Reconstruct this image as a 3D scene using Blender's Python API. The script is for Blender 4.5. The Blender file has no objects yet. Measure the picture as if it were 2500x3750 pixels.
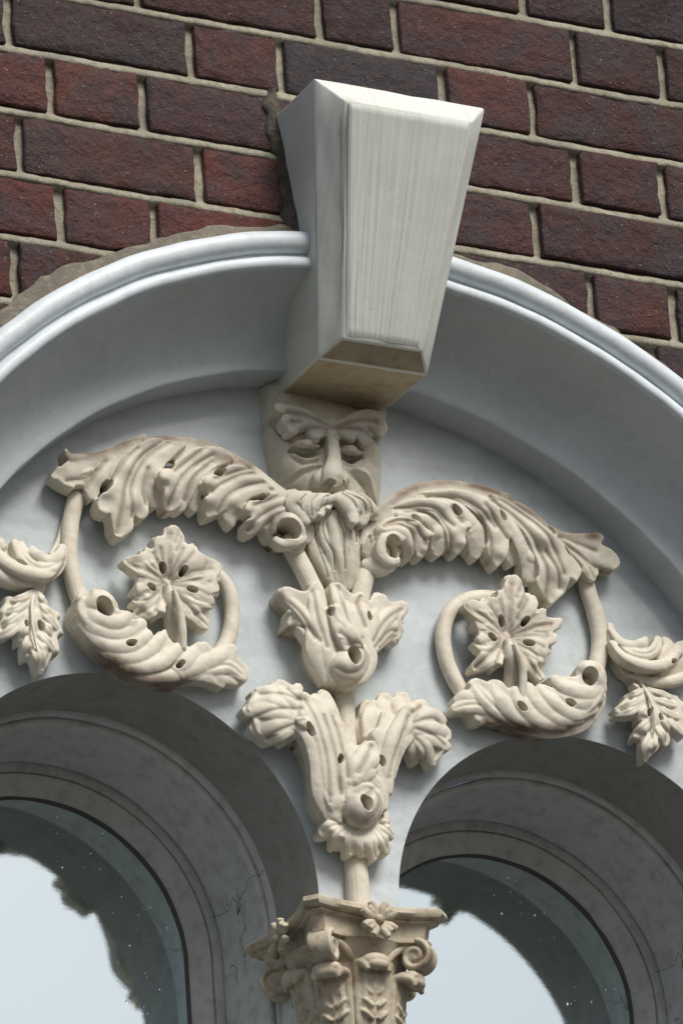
import bpy, bmesh, math, random
import numpy as np
from mathutils import Matrix, Vector, noise as mnoise

random.seed(7); np.random.seed(7)
SC = bpy.context.scene
COL = SC.collection

# ------------------------------------------------------------------ camera
cam_d = bpy.data.cameras.new('camera'); cam = bpy.data.objects.new('camera', cam_d); COL.objects.link(cam)
cam_d.sensor_fit = 'HORIZONTAL'; cam_d.sensor_width = 36.0
cam_d.lens = 36.0 * 28048.6 / 2500.0          # a long lens, about eight metres from the wall
cam_d.clip_start = 0.1; cam_d.clip_end = 3000
YAW, PITCH, ROLL = 0.4799, 0.4376, -0.0703
def cam_matrix(loc, y, p, r):
    f = Vector((math.sin(y)*math.cos(p), math.cos(y)*math.cos(p), math.sin(p)))
    ri = Vector((math.cos(y), -math.sin(y), 0)); up = ri.cross(f)
    R = ri*math.cos(r) + up*math.sin(r); U = -ri*math.sin(r) + up*math.cos(r)
    m = Matrix(((R.x, U.x, -f.x, loc[0]), (R.y, U.y, -f.y, loc[1]), (R.z, U.z, -f.z, loc[2]), (0, 0, 0, 1)))
    return m
cam.matrix_world = cam_matrix((-3.64784, -7.03123, -3.29798), YAW, PITCH, ROLL)
SC.camera = cam

# ------------------------------------------------------------------ light
SUN_EL, SUN_AZ = math.radians(48), math.radians(166)      # azimuth clockwise from +Y: high, in front of the wall, to the right
world = bpy.data.worlds.new('World'); SC.world = world; world.use_nodes = True
wn = world.node_tree.nodes; wl = world.node_tree.links
sky = wn.new('ShaderNodeTexSky'); sky.sky_type = 'NISHITA'; sky.sun_disc = False
sky.sun_elevation = SUN_EL; sky.sun_rotation = SUN_AZ; sky.air_density = 1.0; sky.dust_density = 3.5; sky.ozone_density = 0.6
wn['Background'].inputs['Strength'].default_value = 0.062
wl.new(sky.outputs[0], wn['Background'].inputs['Color'])
sun_d = bpy.data.lights.new('sun', 'SUN'); sun_d.energy = 2.4; sun_d.angle = math.radians(26); sun_d.color = (1.0, 0.975, 0.94)
sun = bpy.data.objects.new('sun', sun_d); COL.objects.link(sun)
sd = Vector((math.sin(SUN_AZ)*math.cos(SUN_EL), math.cos(SUN_AZ)*math.cos(SUN_EL), math.sin(SUN_EL)))
sun.rotation_euler = sd.to_track_quat('Z', 'Y').to_euler(); sun.location = (3, -6, 8)
vs = SC.view_settings; vs.view_transform = 'Standard'; vs.look = 'None'; vs.gamma = 1.0; vs.use_curve_mapping = False
vs.exposure = 0.44

# ------------------------------------------------------------------ helpers
def root(name, label, cat, loc, group=None, kind=None):
    o = bpy.data.objects.new(name, None); COL.objects.link(o); o.location = loc; o.empty_display_size = .05
    o['label'] = label; o['category'] = cat
    if group: o['group'] = group
    if kind: o['kind'] = kind
    return o

def mesh_obj(name, V, Fc, mat, parent=None, smooth=True, label=None, sharp=None):
    """V in world metres; the object is placed at its parent's location."""
    V = np.asarray(V, float)
    wl_ = Vector((0, 0, 0))
    p = parent
    while p is not None:
        wl_ = wl_ + p.location; p = p.parent
    me = bpy.data.meshes.new(name)
    me.from_pydata((V - np.array(wl_)).tolist(), [], [tuple(int(i) for i in f) for f in Fc])
    me.validate(); me.update()
    if smooth: me.polygons.foreach_set('use_smooth', [True]*len(me.polygons))
    if sharp is not None: me.set_sharp_from_angle(angle=math.radians(sharp))
    if mat: me.materials.append(mat)
    o = bpy.data.objects.new(name, me); COL.objects.link(o)
    if parent: o.parent = parent
    if label: o['label'] = label
    return o

class MB:
    def __init__(s): s.v = []; s.f = []
    def add(s, V, Fc):
        n = len(s.v); s.v += [tuple(map(float, p)) for p in V]; s.f += [tuple(int(i)+n for i in f) for f in Fc]
    def grid(s, G, closed_u=False, closed_v=False, flip=False):
        """G: (nu, nv, 3) array of points"""
        nu, nv = G.shape[:2]; n = len(s.v); s.v += [tuple(p) for p in G.reshape(-1, 3).tolist()]
        for i in range(nu if closed_u else nu-1):
            for j in range(nv if closed_v else nv-1):
                a = n+i*nv+j; b = n+((i+1) % nu)*nv+j; c = n+((i+1) % nu)*nv+(j+1) % nv; d = n+i*nv+(j+1) % nv
                s.f.append((a, d, c, b) if flip else (a, b, c, d))
    def cap(s, idx): s.f.append(tuple(idx))
    def obj(s, *a, **k): return mesh_obj(a[0], s.v, s.f, *a[1:], **k)

def fix_normals(o):
    bm = bmesh.new(); bm.from_mesh(o.data); bmesh.ops.recalc_face_normals(bm, faces=bm.faces); bm.to_mesh(o.data); bm.free(); o.data.update()

def bevel(o, w, seg=2, ang=30):
    """bake a bevel into the mesh"""
    m = o.modifiers.new('b', 'BEVEL'); m.width = w; m.segments = seg; m.limit_method = 'ANGLE'; m.angle_limit = math.radians(ang); m.harden_normals = False
    bake(o)

def bake(o):
    dg = bpy.context.evaluated_depsgraph_get(); dg.update()
    me = bpy.data.meshes.new_from_object(o.evaluated_get(dg)); old = o.data
    o.modifiers.clear(); o.data = me; me.name = old.name
    bpy.data.meshes.remove(old)

def snoise(x, y, seed=0.0):
    """cheap smooth pseudo noise, numpy, about -1..1"""
    s = seed*1.7
    return (np.sin(x*1.0+1.3*np.sin(y*.7+s)+s) + np.sin(y*1.1+1.7*np.sin(x*.6-s)+2.1*s) + np.sin((x+y)*.83+s*3.1+1.1*np.sin((x-y)*.9)))/3.0

# ------------------------------------------------------------------ materials
def nodes(name):
    m = bpy.data.materials.new(name); m.use_nodes = True
    nt = m.node_tree; b = nt.nodes['Principled BSDF']
    return m, nt, b
def N(nt, t, **k):
    n = nt.nodes.new(t)
    for a, v in k.items():
        if a in n.inputs: n.inputs[a].default_value = v
        else: setattr(n, a, v)
    return n
def ramp(nt, fac, stops):
    r = nt.nodes.new('ShaderNodeValToRGB'); e = r.color_ramp.elements
    e[0].position, e[0].color = stops[0][0], (*stops[0][1], 1) if hasattr(stops[0][1], '__len__') else (stops[0][1],)*3+(1,)
    e[1].position, e[1].color = stops[-1][0], (*stops[-1][1], 1) if hasattr(stops[-1][1], '__len__') else (stops[-1][1],)*3+(1,)
    for p, c in stops[1:-1]:
        x = e.new(p); x.color = (*c, 1) if hasattr(c, '__len__') else (c,)*3+(1,)
    nt.links.new(fac, r.inputs['Fac']); return r.outputs['Color']
def mixc(nt, fac, a, b, mode='MIX'):
    m = nt.nodes.new('ShaderNodeMix'); m.data_type = 'RGBA'; m.blend_type = mode
    for sock, v in ((m.inputs['Factor'], fac), (m.inputs['A'], a), (m.inputs['B'], b)):
        if isinstance(v, (int, float)): sock.default_value = v
        elif isinstance(v, tuple): sock.default_value = (*v, 1)
        else: nt.links.new(v, sock)
    # colour sockets of the mix node
    return m.outputs['Result']
def colmix(nt, fac, a, b, mode='MIX'):
    m = nt.nodes.new('ShaderNodeMixRGB'); m.blend_type = mode
    for i, v in enumerate((fac, a, b)):
        if isinstance(v, (int, float)): m.inputs[i].default_value = v
        elif isinstance(v, tuple): m.inputs[i].default_value = (*v, 1)
        else: nt.links.new(v, m.inputs[i])
    return m.outputs[0]
def noise_tex(nt, scale, detail=4, rough=.55, coord='Object', vec=None, stretch=None):
    n = nt.nodes.new('ShaderNodeTexNoise'); n.inputs['Scale'].default_value = scale; n.inputs['Detail'].default_value = detail; n.inputs['Roughness'].default_value = rough
    if vec is None:
        tc = nt.nodes.new('ShaderNodeTexCoord'); vec = tc.outputs[coord]
    if stretch:
        mp = nt.nodes.new('ShaderNodeMapping'); mp.inputs['Scale'].default_value = stretch; nt.links.new(vec, mp.inputs['Vector']); vec = mp.outputs['Vector']
    nt.links.new(vec, n.inputs['Vector']); return n.outputs['Fac']
def bump(nt, b, pairs):
    prev = None
    for h, dist, st in pairs:
        bn = nt.nodes.new('ShaderNodeBump'); bn.inputs['Strength'].default_value = st; bn.inputs['Distance'].default_value = dist
        nt.links.new(h, bn.inputs['Height'])
        if prev: nt.links.new(prev, bn.inputs['Normal'])
        prev = bn.outputs['Normal']
    nt.links.new(prev, b.inputs['Normal'])

def paint(name, col, dirt, rough=.55, streak=None, fine=1.0, dirt_amt=.5, stain=False, spots=False, speck=False, cracks=False):
    m, nt, b = nodes(name); L = nt.links
    tc = N(nt, 'ShaderNodeTexCoord'); vec = tc.outputs['Object']
    n1 = noise_tex(nt, 9, 5, .6, vec=vec); n2 = noise_tex(nt, 55, 4, .6, vec=vec); n3 = noise_tex(nt, 420, 3, .6, vec=vec)
    c = colmix(nt, ramp(nt, n1, [(.40, 0.0), (.70, 1.0)]), tuple(v*1.03 for v in col), tuple(v*(.90 if streak is None or streak[0] < 100 else .97) for v in col))
    d = ramp(nt, n2, [(.48, 0.0), (.72, dirt_amt)])
    c = colmix(nt, d, c, dirt)
    if streak is not None:      # brushed or weathered streaks running one way
        ns = noise_tex(nt, 1.0, 1.5, .5, vec=vec, stretch=streak)
        c = colmix(nt, ramp(nt, ns, [(.45, 0.0), (.75, .45 if streak[0] < 100 else .20)]), c, tuple(v*.80 for v in dirt))
    if speck:
        vo = N(nt, 'ShaderNodeTexVoronoi', feature='F1'); vo.inputs['Scale'].default_value = 160; vo.inputs['Randomness'].default_value = 1; L.new(vec, vo.inputs['Vector'])
        sp = ramp(nt, vo.outputs['Distance'], [(.05, 1.0), (.13, 0.0)])
        gate = ramp(nt, noise_tex(nt, 60, 2, .5, vec=vec), [(.50, 0.0), (.60, .8)])
        c = colmix(nt, colmix(nt, 1.0, sp, gate, 'MULTIPLY'), c, tuple(v*.35 for v in dirt))
    if spots:
        vo = N(nt, 'ShaderNodeTexVoronoi', feature='F1'); vo.inputs['Scale'].default_value = 70; L.new(vec, vo.inputs['Vector'])
        sp = ramp(nt, vo.outputs['Distance'], [(.10, 1.0), (.24, 0.0)])
        gate = ramp(nt, noise_tex(nt, 14, 3, .6, vec=vec), [(.54, 0.0), (.64, .55)])
        c = colmix(nt, colmix(nt, 1.0, sp, gate, 'MULTIPLY'), c, tuple(min(1, v*1.3) for v in col))
    if cracks:
        vo = N(nt, 'ShaderNodeTexVoronoi', feature='DISTANCE_TO_EDGE'); vo.inputs['Scale'].default_value = 9
        nv = N(nt, 'ShaderNodeTexNoise'); nv.inputs['Scale'].default_value = 26; nv.inputs['Detail'].default_value = 5; L.new(vec, nv.inputs['Vector'])
        ad = N(nt, 'ShaderNodeMixRGB', blend_type='ADD'); ad.inputs[0].default_value = .09; L.new(vec, ad.inputs[1]); L.new(nv.outputs['Color'], ad.inputs[2]); L.new(ad.outputs[0], vo.inputs['Vector'])
        cr = ramp(nt, vo.outputs['Distance'], [(.004, 1.0), (.014, 0.0)])
        gate = ramp(nt, noise_tex(nt, 7, 2, .5, vec=vec), [(.61, 0.0), (.67, .8)])
        c = colmix(nt, colmix(nt, 1.0, cr, gate, 'MULTIPLY'), c, (.03, .03, .03))
    if stain:
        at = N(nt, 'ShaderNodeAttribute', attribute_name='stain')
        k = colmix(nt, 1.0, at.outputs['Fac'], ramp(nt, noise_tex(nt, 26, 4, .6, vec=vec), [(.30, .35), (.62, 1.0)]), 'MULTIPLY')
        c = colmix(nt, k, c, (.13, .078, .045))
        ag = N(nt, 'ShaderNodeAttribute', attribute_name='hole_shade'); c = colmix(nt, ag.outputs['Fac'], c, (.035, .028, .022))  # drilled holes go near-black: their shade is put into the colour
    L.new(c, b.inputs['Base Color'])
    b.inputs['Roughness'].default_value = rough; b.inputs['Specular IOR Level'].default_value = .35
    pairs = [(noise_tex(nt, 28, 4, .6, vec=vec), .0022*fine, .6), (n2, .0012*fine, .5), (n3, .0003*fine, .5)]
    bump(nt, b, pairs)
    return m

M = {}
M['panel'] = paint('blue_grey_paint', (.565, .62, .635), (.42, .46, .47), .55, streak=(6, 6, 40), fine=1.0, dirt_amt=.5)
M['arch'] = paint('pale_blue_grey_paint', (.545, .605, .625), (.40, .43, .42), .45, fine=.5, dirt_amt=.3, spots=True)
M['hood'] = paint('glossy_pale_blue_paint', (.66, .72, .75), (.43, .44, .43), .45, fine=.7, dirt_amt=.35)
M['cream'] = paint('cream_paint_on_carving', (.66, .615, .51), (.47, .40, .29), .55, fine=1.0, dirt_amt=.45, stain=True)
M['face'] = paint('weathered_cream_paint', (.62, .585, .485), (.40, .345, .25), .6, fine=1.2, dirt_amt=.55, stain=True)
M['key'] = paint('greenish_white_paint', (.70, .725, .67), (.50, .49, .40), .5, fine=.35, dirt_amt=.14, speck=True, stain=True, streak=(230, 2.0, 1.6))
M['soffit'] = paint('dirt_and_shade_soffit_paint', (.36, .355, .33), (.24, .21, .165), .55, fine=.8, dirt_amt=.6)  # browned for dirt, darkened further to paint in the shade under the arches
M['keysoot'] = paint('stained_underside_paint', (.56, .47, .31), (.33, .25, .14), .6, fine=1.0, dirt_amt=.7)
M['keychamfer'] = paint('rain_stained_bevel_paint', (.40, .34, .235), (.20, .155, .095), .6, fine=.8, dirt_amt=.7)
M['ring'] = paint('grey_moulding_paint', (.64, .655, .645), (.32, .295, .25), .45, fine=.8, dirt_amt=.5, cracks=True)
M['frame'] = paint('mauve_grey_window_paint', (.56, .565, .56), (.30, .26, .24), .45, fine=.7, dirt_amt=.5, cracks=True)
M['capital'] = paint('dirty_cream_paint', (.53, .47, .36), (.22, .155, .085), .6, fine=1.0, dirt_amt=.85, stain=True)

def brick_mat():
    m, nt, b = nodes('weathered_red_brick'); L = nt.links
    oi = N(nt, 'ShaderNodeObjectInfo'); tc = N(nt, 'ShaderNodeTexCoord')
    off = N(nt, 'ShaderNodeVectorMath', operation='MULTIPLY_ADD'); off.inputs[1].default_value = (1, 1, 1)
    L.new(tc.outputs['Object'], off.inputs[0])
    cmb = N(nt, 'ShaderNodeCombineXYZ'); ml = N(nt, 'ShaderNodeMath', operation='MULTIPLY'); ml.inputs[1].default_value = 37.0
    L.new(oi.outputs['Random'], ml.inputs[0]); L.new(ml.outputs[0], cmb.inputs['X']); L.new(ml.outputs[0], cmb.inputs['Z']); L.new(cmb.outputs[0], off.inputs[2])
    vec = off.outputs[0]
    big = noise_tex(nt, 16, 5, .65, vec=vec); mid = noise_tex(nt, 75, 5, .65, vec=vec); fine = noise_tex(nt, 380, 4, .7, vec=vec)
    c = colmix(nt, ramp(nt, big, [(.40, 0.0), (.62, .85)]), oi.outputs['Color'], (.040, .030, .034))
    c = colmix(nt, ramp(nt, mid, [(.50, 0.0), (.75, .75)]), c, colmix(nt, .5, oi.outputs['Color'], (.16, .075, .055)))
    c = colmix(nt, ramp(nt, fine, [(.35, .75), (.50, 0.0)]), c, (.025, .018, .018))
    # pale grit, dark pits
    for sc_, col, lo, hi, g in ((210, (.30, .26, .24), .09, .17, .52), (110, (.46, .42, .40), .05, .11, .57), (150, (.010, .008, .008), .12, .24, .47), (60, (.012, .009, .009), .06, .14, .5)):
        vo = N(nt, 'ShaderNodeTexVoronoi', feature='F1'); vo.inputs['Scale'].default_value = sc_; L.new(vec, vo.inputs['Vector'])
        sp = ramp(nt, vo.outputs['Distance'], [(lo, 1.0), (hi, 0.0)])
        gate = ramp(nt, noise_tex(nt, sc_*.45+11, 2, .5, vec=vec), [(g, 0.0), (g+.06, 1.0)])
        c = colmix(nt, colmix(nt, 1.0, sp, gate, 'MULTIPLY'), c, col)
    # a few ochre and pale lime blotches
    gate = ramp(nt, noise_tex(nt, 24, 4, .7, vec=vec), [(.70, 0.0), (.82, .40)])
    c = colmix(nt, gate, c, (.15, .12, .12))
    L.new(c, b.inputs['Base Color']); b.inputs['Roughness'].default_value = .72; b.inputs['Specular IOR Level'].default_value = .4
    bump(nt, b, [(noise_tex(nt, 22, 5, .65, vec=vec), .012, .7), (mid, .006, .85), (fine, .002, .8)])
    return m
M['brick'] = brick_mat()

def mortar_mat(name, c0, c1, c2):
    m, nt, b = nodes(name); L = nt.links
    tc = N(nt, 'ShaderNodeTexCoord'); vec = tc.outputs['Object']
    n1 = noise_tex(nt, 14, 4, .6, vec=vec); n2 = noise_tex(nt, 120, 4, .65, vec=vec); n3 = noise_tex(nt, 700, 3, .7, vec=vec)
    c = colmix(nt, ramp(nt, n1, [(.38, 0.0), (.62, 1.0)]), c0, c1)
    c = colmix(nt, ramp(nt, n2, [(.50, 0.0), (.68, .8)]), c, c2)
    c = colmix(nt, ramp(nt, n3, [(.40, .45), (.55, 0.0)]), c, (.09, .08, .06))
    L.new(c, b.inputs['Base Color']); b.inputs['Roughness'].default_value = .9
    bump(nt, b, [(n2, .003, .8), (n3, .0012, .8)])
    return m
M['mortar'] = mortar_mat('lime_mortar', (.42, .395, .30), (.27, .262, .205), (.23, .165, .09))
M['ringsmear'] = mortar_mat('arch_edge_mortar', (.215, .19, .145), (.15, .135, .105), (.30, .27, .20))
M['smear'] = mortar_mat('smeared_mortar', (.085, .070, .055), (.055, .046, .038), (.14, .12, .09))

def glass_mat():
    m, nt, b = nodes('dark_reflective_glass'); L = nt.links
    out = nt.nodes['Material Output']
    gl = N(nt, 'ShaderNodeBsdfGlossy'); gl.inputs['Color'].default_value = (.84, .98, 1.0, 1); gl.inputs['Roughness'].default_value = .03
    b.inputs['Base Color'].default_value = (.006, .014, .017, 1); b.inputs['Roughness'].default_value = .08
    mx = N(nt, 'ShaderNodeMixShader'); mx.inputs[0].default_value = .84
    L.new(b.outputs[0], mx.inputs[1]); L.new(gl.outputs[0], mx.inputs[2]); L.new(mx.outputs[0], out.inputs['Surface'])
    w = noise_tex(nt, 5, 2, .5); w2 = noise_tex(nt, 45, 4, .6); w3 = noise_tex(nt, 160, 4, .7, stretch=(1, 1, 2.2))
    bn = None
    for h, dist, st in ((w, .0011, .11), (w2, .0001, .11), (w3, .00011, .17)):
        q = N(nt, 'ShaderNodeBump'); q.inputs['Strength'].default_value = st; q.inputs['Distance'].default_value = dist; L.new(h, q.inputs['Height'])
        if bn: L.new(bn, q.inputs['Normal'])
        bn = q.outputs['Normal']
    L.new(bn, gl.inputs['Normal'])
    return m
M['glass'] = glass_mat()
def simple(name, col, rough=.6, **k):
    m, nt, b = nodes(name); b.inputs['Base Color'].default_value = (*col, 1); b.inputs['Roughness'].default_value = rough
    for a, v in k.items(): b.inputs[a].default_value = v
    return m
M['drop'] = simple('water_drop', (.9, .97, 1.0), .02, **{'Transmission Weight': 1.0, 'IOR': 1.33})
M['putty'] = simple('old_dark_putty', (.10, .095, .085), .8)
M['dark'] = simple('dark_gap', (.02, .02, .02), .9)
def pavement_mat():
    m, nt, b = nodes('dark_asphalt'); c = ramp(nt, noise_tex(nt, 3, 5, .6), [(.3, (.035, .034, .033)), (.7, (.055, .052, .05))]); nt.links.new(c, b.inputs['Base Color']); b.inputs['Roughness'].default_value = .85
    return m
M['ground'] = pavement_mat()
# ------------------------------------------------------------------ geometry of the wall (metres; origin at the centre of the large arch, y = 0 is the face of the tympanum, -y towards the street)
ZS = -0.0698          # springing of the two small arches
AX_, AR = .2859, .2355
R_HOOD, R_FIL, R_IN = .6867, .6405, .5607
D_WALL = .135
Z_BOT = -0.75

# ground far below, for the bounce light
gb = MB(); gb.add([(-400, -400, -4.95), (400, -400, -4.95), (400, 6, -4.95), (-400, 6, -4.95)], [(0, 1, 2, 3)])
g = gb.obj('road', M['ground'], smooth=False); g['kind'] = 'structure'

# ---- brick wall
wall = root('brick_wall', 'weathered dark red brick wall with pale mortar joints around the painted arch', 'wall', (0, -D_WALL, 1.0))
Z0, CH = 1.0255, .0805
JOINTS = {-2: [-.69,-.575,-.345,-.23,.0,.115,.345,.46,.69], -1: [-.69,-.46,-.345,-.115,0.,.23,.345,.575,.69],
 0: [-.617,-.387,-.272,-.0423,.0592,.2923,.4098,.64,.755], 1: [-.783,-.553,-.4383,-.2096,-.0954,.1146,.2298,.46,.575,.8],
 2: [-.733,-.6177,-.3877,-.2733,-.043,.052,.282,.3974,.6274,.742], 3: [-.776,-.546,-.431,-.2078,-.093,.108,.2232,.453,.568,.80],
 4: [-.73,-.615,-.3848,-.2679,-.04,.058,.2878,.3954,.625,.74], 5: [-.79,-.56,-.4452,-.215,-.10,.134,.25,.3646,.595,.71],
 6: [-.80,-.685,-.505,-.39,-.16,.16,.39,.505,.735], 7: [-.86,-.63,-.515,-.285,.285,.515,.63,.86], 8: [-.80,-.69,-.46,.46,.69,.80], 9: [-.86,-.63,-.515,.515,.63,.86], 10: [-.80,-.69,-.46,.46,.69,.80]}
R_CUT = .694
def brick_tone(x, c):
    r = random.random()
    red, plum, black = (.122, .025, .014), (.066, .019, .015), (.022, .015, .016)
    if x < -.1: w = .62 if c >= 2 else .36
    else: w = .30 if c >= 1 else .22
    a = min(1, max(0, w + random.uniform(-.35, .35)))
    col = [p*(1-a)+q*a for p, q in zip(plum, red)]
    if r < .13: col = [p*.45+q*.55 for p, q in zip(col, black)]
    s = random.uniform(.78, 1.2)*(.62 if c <= 0 else 1)*(.78 if abs(x) > .3 else 1)  # vignette painted into the brick colours: upper courses and outer bricks darker
    return [v*s for v in col]
TONES = {(1, 2): (.040, .018, .017), (1, 4): (.026, .020, .023), (2, 2): (.105, .030, .018), (2, 3): (.058, .022, .022), (4, 2): (.10, .026, .019), (3, 2): (.075, .025, .019), (1, 1): (.044, .020, .020)}
def make_brick(x0, x1, z0, z1, c, k):
    x0 += .0062+random.uniform(-.0015, .0015); x1 -= .0062+random.uniform(-.0015, .0015)
    z0 += .0056+random.uniform(-.0012, .0012); z1 -= .0060+random.uniform(-.0012, .0012)
    if z1 <= 0: return
    # span of columns where some of the brick is left above the arch
    lim = lambda x: math.sqrt(max(0, R_CUT**2-x*x)) if abs(x) < R_CUT else -9
    xs = [x0+(x1-x0)*i/200 for i in range(201)]
    ok = [x for x in xs if lim(x) < z1-.012]
    if len(ok) < 14: return
    if x0 < 0 < x1 and len(ok) < 195: ok = [x for x in ok if x < 0] if c < 99 else ok
    a, b_ = ok[0], ok[-1]
    if b_-a < .02: return
    e = .0020; n = max(4, int((b_-a)/.011))
    us = np.concatenate([[0], np.linspace(e, b_-a-e, n), [b_-a]])+a
    seed = c*7.3+k*3.1+x0*20
    G = []; tilt = random.uniform(-.012, .012); off = random.uniform(-.0016, .0014)
    for x in us:
        lo, hi = max(z0, lim(x)+.001), z1
        h = hi-lo; vs_ = np.concatenate([[0], np.linspace(min(e, h*.2), h-min(e, h*.2), 6), [h]])+lo
        row = []
        for j, z in enumerate(vs_):
            ex = min(x-a, b_-x); ez = min(z-lo, hi-z)
            edge = ex < 1e-6 or ez < 1e-6
            nz = float(snoise(x*95, z*95, seed))*.0011 + float(snoise(x*310, z*310, seed+1))*.0006
            chip = max(0, float(snoise(x*140, z*140, seed+5))-.55)*.006 if ex < .004 or ez < .004 else 0
            d = D_WALL+off+tilt*(x-(a+b_)/2)+nz-(.0012 if edge else 0)-chip
            xx = x+(float(snoise(z*160, seed))*.0020 if ex < 1e-6 else 0)
            zz = z+(float(snoise(x*120, seed+3))*.0016+float(snoise(x*420, seed))*.0009 if ez < 1e-6 else 0)
            row.append((xx, -d, zz))
        G.append(row)
    G = np.array(G); mb = MB(); mb.grid(G)
    nu, nv = G.shape[:2]
    per = [(i, 0) for i in range(nu)]+[(nu-1, j) for j in range(1, nv)]+[(i, nv-1) for i in range(nu-2, -1, -1)]+[(0, j) for j in range(nv-2, 0, -1)]
    base = len(mb.v); ids = [i*nv+j for i, j in per]
    for i in ids: x, y, z = mb.v[i]; mb.v.append((x, -D_WALL+.03, z))
    for q in range(len(ids)):
        r = (q+1) % len(ids); mb.f.append((ids[q], base+q, base+r, ids[r]))
    o = mb.obj('brick', M['brick'], wall)
    t = TONES.get((c, k)) or brick_tone((a+b_)/2, c); o.color = (*t, 1)
for c, js in JOINTS.items():
    zt, zb = Z0-CH*c, Z0-CH*(c+1)
    for k in range(len(js)-1): make_brick(js[k], js[k+1], zb, zt, c, k)

# mortar: one relief with struck joints: set back under the brick above, flush on the brick below
mb = MB(); xs = np.arange(-.80, .801, .006)
zr = []
for c in range(-2, 12):
    zj = Z0-CH*c
    for dz, dd in ((.0095, -.0085), (.0074, -.0080), (.0062, -.0070), (.0036, -.0040), (0., -.0008), (-.0030, .0003), (-.0052, .0006), (-.0072, -.0006), (-.0095, -.0085)): zr.append((zj+dz, dd, 1))
    for f in (.2, .35, .5, .65, .8): zr.append((zj-.0105-f*(CH-.021), -.0085, 0))
G = np.zeros((len(xs), len(zr), 3))
for j, (z, dd, bed) in enumerate(zr):
    zz = z+.0012*snoise(xs*22, z*9, 2)+(.0005*snoise(xs*190, z*50, 4))
    d = D_WALL+dd+.0007*snoise(xs*120, z*130, 6)+.0005*snoise(xs*330, z*300, 8)
    G[:, j, 0] = xs; G[:, j, 1] = -d; G[:, j, 2] = zz
mb.grid(G, flip=True)
keep = []
for f in mb.f:
    cx = sum(mb.v[i][0] for i in f)/4; cz = sum(mb.v[i][2] for i in f)/4
    if math.hypot(cx, max(cz, 0)) > .672: keep.append(f)
mb.f = keep; mb.obj('mortar', M['mortar'], wall)

def arc_path(cx, cz, a0, a1, n, leg=None):
    """stations (x, z, ux, uz) with the outward radial direction; leg: straight continuation down to z = leg at both ends that reach 0 or pi"""
    P = []
    if leg is not None and abs(a0-math.pi) < 1e-6:
        for t in np.linspace(0, 1, 6)[:-1]: P.append((cx, leg+(cz-leg)*t, -1, 0))
    for a in np.linspace(a0, a1, n): P.append((cx, cz, math.cos(a), math.sin(a)))
    if leg is not None and abs(a1) < 1e-6:
        for t in np.linspace(0, 1, 6)[1:]: P.append((cx, cz+(leg-cz)*t, 1, 0))
    return P
def sweep(path, prof, wob=.0005, seed=0):
    """prof: (R, d) pairs; gives (nu, nv, 3)"""
    G = np.zeros((len(path), len(prof), 3))
    for i, (x, z, ux, uz) in enumerate(path):
        w = wob*float(snoise(i*.21, seed*3.3, seed))
        for j, (R, d) in enumerate(prof):
            w2 = w+wob*.5*float(snoise(i*.33, j*.4, seed+2))
            G[i, j] = (x+ux*(R+w2), -d-w2*.4, z+uz*(R+w2))
    return G

# mortar smeared over the brick ends all round the arch and up the left side of the keystone
mb = MB(); path = arc_path(0, 0, math.pi*.985, math.pi*.015, 420)
G = np.zeros((len(path), 7, 3))
for i, (x, z, ux, uz) in enumerate(path):
    s = i*.16; out = .703+.006*float(snoise(s*.55, 1, 3))+.006*float(snoise(s*1.6, 4, 5))+.0022*float(snoise(s*5, 2, 6))
    for j, t in enumerate((0, .25, .5, .75, .9, 1.0, 1.04)):
        R = .674+(out-.674)*t
        d = D_WALL+(.0058, .0062, .0052, .0042, .0030, .0012, -.006)[j]+.0012*float(snoise(i*.5, j*1.3, 9))
        G[i, j] = (ux*R, -d, uz*R)
mb.grid(G, flip=True); mb.obj('mortar_smear', M['ringsmear'], wall)
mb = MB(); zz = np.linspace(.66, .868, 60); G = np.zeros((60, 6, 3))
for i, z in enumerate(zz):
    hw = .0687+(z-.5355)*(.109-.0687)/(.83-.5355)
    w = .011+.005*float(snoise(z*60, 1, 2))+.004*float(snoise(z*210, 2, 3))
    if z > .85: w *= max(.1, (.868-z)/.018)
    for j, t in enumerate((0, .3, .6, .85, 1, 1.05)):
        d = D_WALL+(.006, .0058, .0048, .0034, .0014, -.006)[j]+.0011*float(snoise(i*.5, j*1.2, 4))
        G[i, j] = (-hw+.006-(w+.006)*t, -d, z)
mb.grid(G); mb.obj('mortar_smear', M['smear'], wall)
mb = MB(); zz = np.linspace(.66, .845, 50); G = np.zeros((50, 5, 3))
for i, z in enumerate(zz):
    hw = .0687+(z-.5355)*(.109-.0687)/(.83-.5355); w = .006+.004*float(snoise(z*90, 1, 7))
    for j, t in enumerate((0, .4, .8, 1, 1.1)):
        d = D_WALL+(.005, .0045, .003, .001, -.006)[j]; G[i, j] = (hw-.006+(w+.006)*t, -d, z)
mb.grid(G, flip=True); mb.obj('mortar_smear', M['smear'], wall)

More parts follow.
